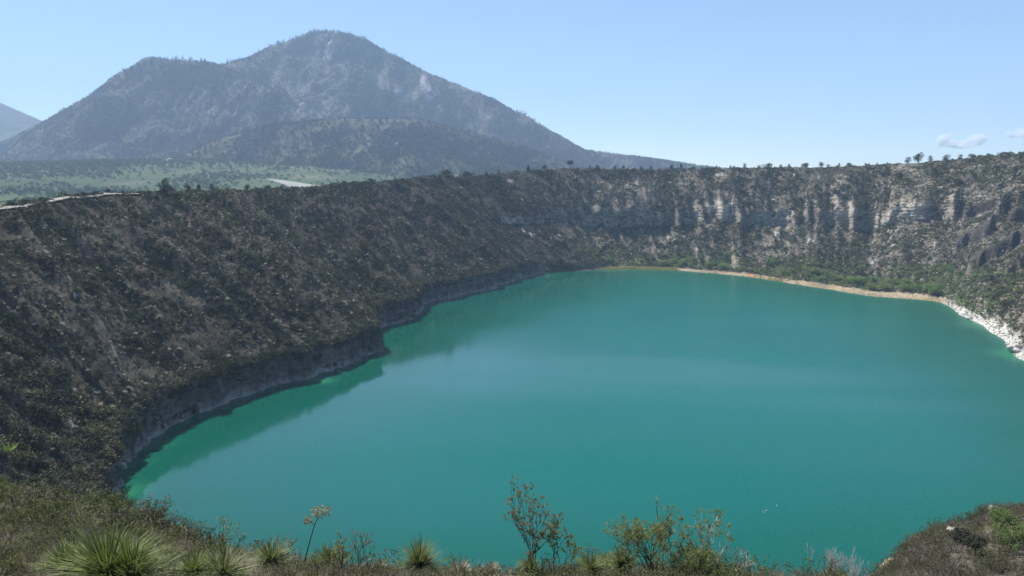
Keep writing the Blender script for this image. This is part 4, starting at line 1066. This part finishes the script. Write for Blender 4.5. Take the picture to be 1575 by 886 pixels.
def beargrass(px, r, rad, lab, seed, n=420, dead=130, name='beargrass', trunk=.26, straight=False, dz=0., cat='plant', mat=None):
    rr_ = random.Random(seed); o = thing(name, spot(px, r, dz), lab, cat, 'spiky plants on the near slope', 0, (1, 1, rr_.uniform(.75, 1.05)), (rr_.uniform(-.22, .22), rr_.uniform(-.22, .22), rr_.uniform(0, 6.28)))
    b_ = MB(); b_.tube([(0, 0, -.4), (0, 0, trunk * .6), (.01, 0, trunk)], [.10 * rad + .03, .09 * rad + .03, .07 * rad + .02], 7); link('trunk', b_.mesh('trunk'), M_TRUNK, o)
    g_ = MB()
    for i in range(n):
        d = rdir(rr_, -.12 if straight else .02, 1)
        L = rad * rr_.uniform(.75, 1.12)
        g_.blade((rr_.gauss(0, .03) * rad, rr_.gauss(0, .03) * rad, trunk + rr_.uniform(-.03, .03)), d, L, rr_.uniform(.020, .034) * (.7 + .5 * rad), rr_.uniform(.02, .2) if straight else rr_.uniform(.12, .42) * (1.15 - d.z * .6), 3 if straight else 5)
    link('leaves', g_.mesh('leaves'), mat or (M_BLADE2 if straight else M_BLADE), o)
    s_ = MB()
    for i in range(dead):
        d = rdir(rr_, -.65, .08)
        s_.blade((d.x * .05 * rad, d.y * .05 * rad, trunk * rr_.uniform(.3, 1)), d, rad * rr_.uniform(.6, 1.05), .014, rr_.uniform(.5, 1.3), 4)
    link('dead_skirt', s_.mesh('dead_skirt'), M_DRY, o)
    return o

def grow(rr_, tb, p, d, L, rad, depth, tips, spread, up, forks=(2, 3), seg=3):
    pts = [p.copy()]; q = p.copy(); dd = d.normalized()
    for i in range(seg):
        dd = (dd + rdir(rr_) * .22 + Vector((0, 0, up * .12))).normalized(); q = q + dd * (L / seg); pts.append(q.copy())
    r1 = rad * .62
    tb.tube([tuple(x) for x in pts], [rad + (r1 - rad) * i / seg for i in range(seg + 1)], 5)
    if depth == 0: tips.append((q, dd)); return
    for x in pts[2:]: 
        if rr_.random() < .25: tips.append((x.copy(), (dd + rdir(rr_)).normalized()))
    for k_ in range(rr_.randint(*forks)):
        nd = (dd + rdir(rr_) * spread + Vector((0, 0, up * .3))).normalized()
        grow(rr_, tb, pts[-1] if rr_.random() < .7 else pts[-2], nd, L * rr_.uniform(.55, .85), r1, depth - 1, tips, spread, up, forks, seg)

def shrub(px, r, h, lab, seed, stems=3, depth=3, spread=.7, up=.5, leaves=8, leafL=.06, leafW=.025, lm=None, sm=None, lean=(0, 0), rad=.022, name='shrub', clusters=False, cat='shrub', dz=-.05, first=.42, lrad=.05, base=.1, extra=None):
    rr_ = random.Random(seed); o = thing(name, spot(px, r, dz), lab, cat, 'shrubs on the near slope')
    tb = MB(); tips = []
    for i in range(stems):
        d = Vector((lean[0] + rr_.uniform(-.5, .5) * spread, lean[1] + rr_.uniform(-.5, .5) * spread, 1))
        grow(rr_, tb, Vector((rr_.uniform(-base, base), rr_.uniform(-base, base), 0)), d, h * first, rad, depth, tips, spread, up)
    zmax = max(t_[0].z for t_ in tips); k_ = h / zmax
    tb.v = [(x * k_, y * k_, z * k_) for x, y, z in tb.v]
    link('branches', tb.mesh('branches'), sm or M_STEM, o)
    if leaves:
        lb = MB()
        for p, d in tips:
            p = p * k_
            for j in range(leaves):
                e_ = (d * (.6 if clusters else .2) + rdir(rr_)).normalized()
                b0 = p + (rdir(rr_) * (lrad * .3 if clusters else lrad) * rr_.random())
                lb.leaf(b0, e_, rdir(rr_), leafL * rr_.uniform(.6, 1.3), leafW * rr_.uniform(.7, 1.2), 1, .4)
        link('leaves', lb.mesh('leaves'), lm or M_LEAFA, o)
    return o

beargrass(165, 14.2, 1.0, 'largest clump of long arching green blades on the near slope', 401, 460, 190, trunk=.35, dz=.05)
beargrass(208, 13.8, .84, 'second arching green clump growing against the largest one', 402, 330, 150, trunk=.3, dz=.05)
beargrass(100, 15.5, .7, 'small grassy clump half hidden behind the largest arching clump', 403, 260, 60)
beargrass(300, 17.0, .62, 'loose yellow-green grassy clump right of the two arching clumps', 404, 240, 70)
beargrass(346, 17.0, .84, 'spiky green clump before the pair of small dried stalks', 405, 300, 90, straight=True)
beargrass(418, 18.2, .66, 'spiky fan-shaped clump left of the leaning flower stalk', 406, 300, 90, straight=True)
beargrass(508, 18.7, .56, 'greyish spiky clump right of the leaning flower stalk', 407, 300, 90, straight=True)
beargrass(645, 18.2, .78, 'dome-shaped spiky clump beside the bare slanting stick', 408, 420, 90, straight=True)
beargrass(818, 18.5, .45, 'low spiky clump at the foot of the tall twiggy shrub', 409, 240, 60, straight=True)
beargrass(902, 17.5, .50, 'round yucca head, first of three in a row', 410, 280, 60, name='yucca', trunk=.5, straight=True)
beargrass(934, 18.5, .42, 'browner yucca head, middle of three in a row', 411, 240, 90, name='yucca', trunk=.5, straight=True)
beargrass(962, 17.5, .54, 'greenest yucca head, last of three in a row', 412, 300, 60, name='yucca', trunk=.55, straight=True)
for px, r_, rad, lab, sd in ((710, 19, .34, 'short straw-coloured tuft right of the dome-shaped clump', 413), (755, 19.5, .32, 'short tuft midway between dome-shaped clump and twiggy shrub', 414), (585, 19, .34, 'short dry tuft left of the dome-shaped clump', 415)):
    beargrass(px, r_, rad, lab, sd, 160, 60, straight=True, trunk=.1, mat=M_DRY)

# leaning flower stalk
r_ = 17.5; o = thing('flower_stalk', spot(462, r_), 'dark leaning stalk topped by two pale flower clusters', 'plant', 'tall stems on the near slope'); u_ = mpx(r_)
rr_ = random.Random(421); P_ = [Vector((0, 0, -.2)), Vector((8 * u_, 0, 28 * u_)), Vector((17 * u_, .02, 60 * u_)), Vector((24 * u_, .03, 82 * u_)), Vector((33 * u_, .03, 101 * u_))]
b_ = MB(); b_.tube([tuple(p) for p in P_], [.018, .016, .013, .011, .007], 6); b_.tube([tuple(P_[3]), tuple(P_[3] + Vector((-8 * u_, 0, 7 * u_)))], [.008, .005], 5); b_.tube([tuple(P_[3] + Vector((3 * u_, 0, 8 * u_))), tuple(P_[4] + Vector((13 * u_, 0, 3 * u_)))], [.007, .004], 5)
link('stalk', b_.mesh('stalk'), M_STEM, o)
for c_, w_, h_, n_ in ((P_[4] + Vector((2 * u_, 0, 2 * u_)), 16 * u_, 10 * u_, 150), (P_[3] + Vector((-10 * u_, 0, 6 * u_)), 8 * u_, 6 * u_, 80)):
    b_ = MB()
    for i in range(n_):
        d = rdir(rr_) * rr_.random() ** .4; b_.leaf(c_ + Vector((d.x * w_, d.y * w_ * .7, d.z * h_)), rdir(rr_, -.2, 1), rdir(rr_), .07, .035, 1, .3)
    link('flower_cluster', b_.mesh('flower_cluster'), M_FLOWER, o)
shrub(517, 17.5, 1.05, 'small yellow-tipped leafy shrub beside the leaning flower stalk', 422, 3, 2, .5, .6, 14, .06, .025, M_LEAFA, None, (.2, 0), .014)
shrub(548, 18.5, 1.15, 'thin twiggy shrub with brown leaf tips behind the greyish clump', 423, 3, 3, .6, .6, 6, .05, .022, M_LEAFB, None, (0, 0), .013)
shrub(435, 19.0, .85, 'low brown-leaved twig bush behind the fan-shaped clump', 424, 4, 2, .7, .4, 8, .05, .025, M_LEAFB, None, (0, 0), .012)
# slanting stick, hooked stem
def stem_thing(name, px, r_, pts, rads, lab, mat, head=0):
    u_ = mpx(r_); o = thing(name, spot(px, r_), lab, 'stem', 'tall stems on the near slope'); b_ = MB(); b_.tube([(x * u_, 0.02 * i, z * u_) for i, (x, z) in enumerate(pts)], rads, 6); link('stem', b_.mesh('stem'), mat, o)
    if head:
        c_ = Vector((pts[-1][0] * u_, 0.02 * len(pts), pts[-1][1] * u_)); h_ = MB(); rr_ = random.Random(px)
        for i in range(40): h_.leaf(c_ + rdir(rr_) * head * .5, rdir(rr_), rdir(rr_), head, head * .5, 1, .3)
        link('seed_head', h_.mesh('seed_head'), M_LEAFB, o)
stem_thing('dry_stick', 618, 18.0, [(6, -8), (-4, 14), (-14, 30), (-27, 46)], [.022, .02, .018, .014], 'bare slanting grey stick left of the dome-shaped clump', M_PSTEM, .035)
stem_thing('dry_stick', 548, 19.0, [(-4, -6), (8, 8), (18, 17), (28, 24)], [.016, .014, .012, .008], 'short grey twig ending in a round seed head', M_PSTEM, .05)
stem_thing('hooked_stem', 459, 17.8, [(0, -8), (1, 18), (-1, 30), (-5, 33), (-9, 30), (-10, 16)], [.008, .008, .007, .006, .006, .005], 'thin stem bent over like a hook beside the stalk', M_PSTEM)
stem_thing('dry_stick', 255, 12.5, [(-6, -20), (20, 12), (48, 38), (70, 62)], [.013, .011, .009, .006], 'long straw stem slanting up beside the arching clumps', M_DRY)
for px, r_, hh_, lab in ((206, 40, 14, 'dark dried stalk farthest on the brow behind the arching clump'), (252, 39, 10, 'short dark stalk on the brow below the first one'), (300, 33, 17, 'dark dried stalk with a head, taller of a pair on the brow'), (312, 32, 15, 'round-headed dark stalk, lower of a pair on the brow'), (278, 35, 9, 'small dark stalk just above the pair on the brow'), (366, 26, 14, 'thin dark stalk behind the spiky green clump'), (322, 30, 12, 'thin dark stalk below the pair on the brow')):
    stem_thing('dried_stalk', px, r_, [(0, -6), (0, hh_ * .6), (.5, hh_)], [.05, .045, .05], lab, M_TRUNK, .10)

# tall twiggy shrub in the middle and its leafy neighbours
shrub(818, 19.0, 2.75, 'tall sparse twiggy shrub with brown leaf tufts at its tips', 430, 4, 4, .52, .5, 10, .075, .028, M_LEAFB, None, (-.05, 0), .017, clusters=True, base=.12, first=.30)
shrub(856, 18.5, 1.35, 'rounder leafy shrub leaning on the tall twiggy one', 431, 5, 3, .7, .4, 13, .06, .024, M_LEAFA, None, (.15, 0), .013, clusters=True)
shrub(885, 19.5, 1.0, 'thin spreading twigs between twiggy shrub and yucca heads', 432, 3, 3, .7, .2, 3, .06, .024, M_LEAFB, None, (.35, 0), .013, clusters=True)
shrub(1008, 18.0, 1.9, 'dense grey-green bush with a leafy tip above its crown', 433, 7, 4, .8, .3, 18, .055, .022, M_LEAFA, None, (-.05, 0), .024, lrad=.10)
shrub(1022, 18.6, 2.15, 'single leafy shoot rising above the dense bush', 434, 1, 2, .22, .9, 16, .055, .022, M_LEAFA, None, (.06, 0), .014)
shrub(1055, 17.8, 1.05, 'low leafy bush filling the gap between two taller bushes', 435, 9, 3, .85, .25, 15, .055, .022, M_LEAFA, None, (0, 0), .018, lrad=.10)
shrub(1096, 18.3, 1.85, 'slender bush with a flat leafy top and pale trunk', 436, 4, 3, .6, .5, 24, .055, .022, M_LEAFA, M_PSTEM, (.02, 0), .024, lrad=.08)
shrub(1080, 17.6, .95, 'low grey leafy bush under the slender bush', 437, 9, 3, .85, .25, 15, .05, .022, M_LEAFA, None, (0, 0), .016, lrad=.09)
shrub(1118, 18.2, 1.0, 'twiggy branches reaching out over the lake with few dark leaves', 438, 2, 3, .6, .1, 4, .055, .024, M_LEAFB, M_PSTEM, (.65, 0), .016, clusters=True)
# bleached antler-like shrub
o = shrub(1290, 19.0, .80, 'bleached leafless shrub with antler-like white twigs', 440, 24, 3, .45, .75, 0, .03, .01, None, M_PSTEM, (0, 0), .02, base=.62, first=.5, dz=-.05)
# bright leaves entering at the edge of the view
shrub(-98, 9.0, 2.75, 'bright green leafy shrub entering at the edge of the picture', 441, 3, 3, .45, .7, 9, .10, .028, M_LEAFC, None, (.0, 0), .016, clusters=True)
# spur: stone on the brow, leafy plant
q = spot(1520, 99); boulder(0, 0, 1.7, 'pale stone on the brow of the spur above the water', M_GROCK, q, (1, 1, .9))
q = spot(1380, 74); boulder(0, 0, 3.0, 'tan rock face at the low tip of the spur', mat_noise('tan_rock', (.22, .17, .12), (.36, .29, .21), 1.0), (q[0], q[1], q[2] - .9), (1.5, 1, .8))
q = spot(1462, 86); boulder(0, 0, 1.5, 'small pale stone among the shrubs of the spur', M_GROCK, q)
for px, r_, h_, lab, sd in ((1555, 72, 2.6, 'broad leafy green shrub near the edge of the spur', 451), (1540, 84, 2.4, 'taller leafy green shrub above the broad one on the spur', 452), (1470, 78, 1.6, 'yellow-green rounded shrub in the middle of the spur', 453), (1500, 70, 1.8, 'olive rounded shrub low on the spur', 454)):
    shrub(px, r_, h_, lab, sd, 7, 3, .8, .3, 26, .15, .08, M_LEAF_GREY if sd > 452 else M_LEAF_GREEN, None, (0, 0), .04, lrad=.3, base=.3)

# ------------------------------------------------------------------ the hazy air
hb = [(-9500, -900, -70), (9500, -900, -70), (9500, 7950, -70), (-9500, 7950, -70)]
hv = hb + [(x, y, 1120) for x, y, z in hb]
hm = bpy.data.meshes.new('haze'); hm.from_pydata(hv, [], [(3, 2, 1, 0), (4, 5, 6, 7), (0, 1, 5, 4), (1, 2, 6, 5), (2, 3, 7, 6), (3, 0, 4, 7)]); hm.update()
mh = bpy.data.materials.new('haze'); mh.use_nodes = True; hn = mh.node_tree
for n in list(hn.nodes):
    if n.type != 'OUTPUT_MATERIAL': hn.nodes.remove(n)
pv = hn.nodes.new('ShaderNodeVolumePrincipled'); pv.inputs['Density'].default_value = HAZE_DENSITY
pv.inputs['Color'].default_value = (*HAZE_COLOR, 1); pv.inputs['Anisotropy'].default_value = 0.0
hn.links.new(pv.outputs[0], hn.nodes['Material Output'].inputs['Volume'])
link('haze', hm, mh, None, 'pale blue haze in the air', None, None, 'stuff')

# ------------------------------------------------------------------ two small fair-weather clouds far behind
mc = bpy.data.materials.new('cloud'); mc.use_nodes = True; cn = mc.node_tree
for n in list(cn.nodes):
    if n.type != 'OUTPUT_MATERIAL': cn.nodes.remove(n)
cv = cn.nodes.new('ShaderNodeVolumePrincipled'); cv.inputs['Color'].default_value = (1, 1, 1, 1); cv.inputs['Anisotropy'].default_value = 0.2
ctc = cn.nodes.new('ShaderNodeTexCoord'); cno = cn.nodes.new('ShaderNodeTexNoise'); cno.inputs['Scale'].default_value = .0075; cno.inputs['Detail'].default_value = 5
cn.links.new(ctc.outputs['Object'], cno.inputs['Vector'])
cmr = cn.nodes.new('ShaderNodeMapRange'); cmr.inputs['From Min'].default_value = .45; cmr.inputs['From Max'].default_value = .72; cmr.inputs['To Min'].default_value = 0; cmr.inputs['To Max'].default_value = .04
cn.links.new(cno.outputs['Fac'], cmr.inputs['Value']); cn.links.new(cmr.outputs['Result'], cv.inputs['Density'])
cn.links.new(cv.outputs[0], cn.nodes['Material Output'].inputs['Volume'])
import bmesh
for px, py, lobes, lab in ((1482, 219, ((-26, -3, 14, 10), (-12, 1, 15, 7), (4, 3, 14, 6), (18, -4, 15, 8), (30, 0, 8, 5)), 'small pale cloud low over the far crater rim'), (1570, 206, ((-10, 0, 14, 5), (8, -2, 18, 7), (26, 0, 14, 6)), 'second faint cloud at the edge of the sky')):
    bm_ = bmesh.new(); D_ = 10500.; q = at(px, py, D_); u_ = D_ / FPX
    for x, y, w_, h_ in [(x, y, w_ * 1.1, h_ * 1.2) for x, y, w_, h_ in lobes]:
        ret = bmesh.ops.create_icosphere(bm_, subdivisions=3, radius=1.0)
        for v in ret['verts']: v.co = Vector((v.co.x * w_ * u_ + x * u_, v.co.y * w_ * u_ * .8, v.co.z * h_ * u_ - y * u_))
    me = bpy.data.meshes.new('cloud'); bm_.to_mesh(me); bm_.free()
    V0 = np.array([v.co[:] for v in me.vertices]); nz = fbm(V0[:, 0] / 60, V0[:, 2] / 60 + V0[:, 1] / 80, 361, 3)
    V0 *= (1 + .1 * nz)[:, None]; me.vertices.foreach_set('co', V0.astype(np.float32).ravel()); me.update()
    rmd = link('cloud', me, mc, None, lab, 'cloud', 'clouds over the rim'); rmd.location = q
    md = rmd.modifiers.new('remesh', 'REMESH'); md.mode = 'VOXEL'; md.voxel_size = 30
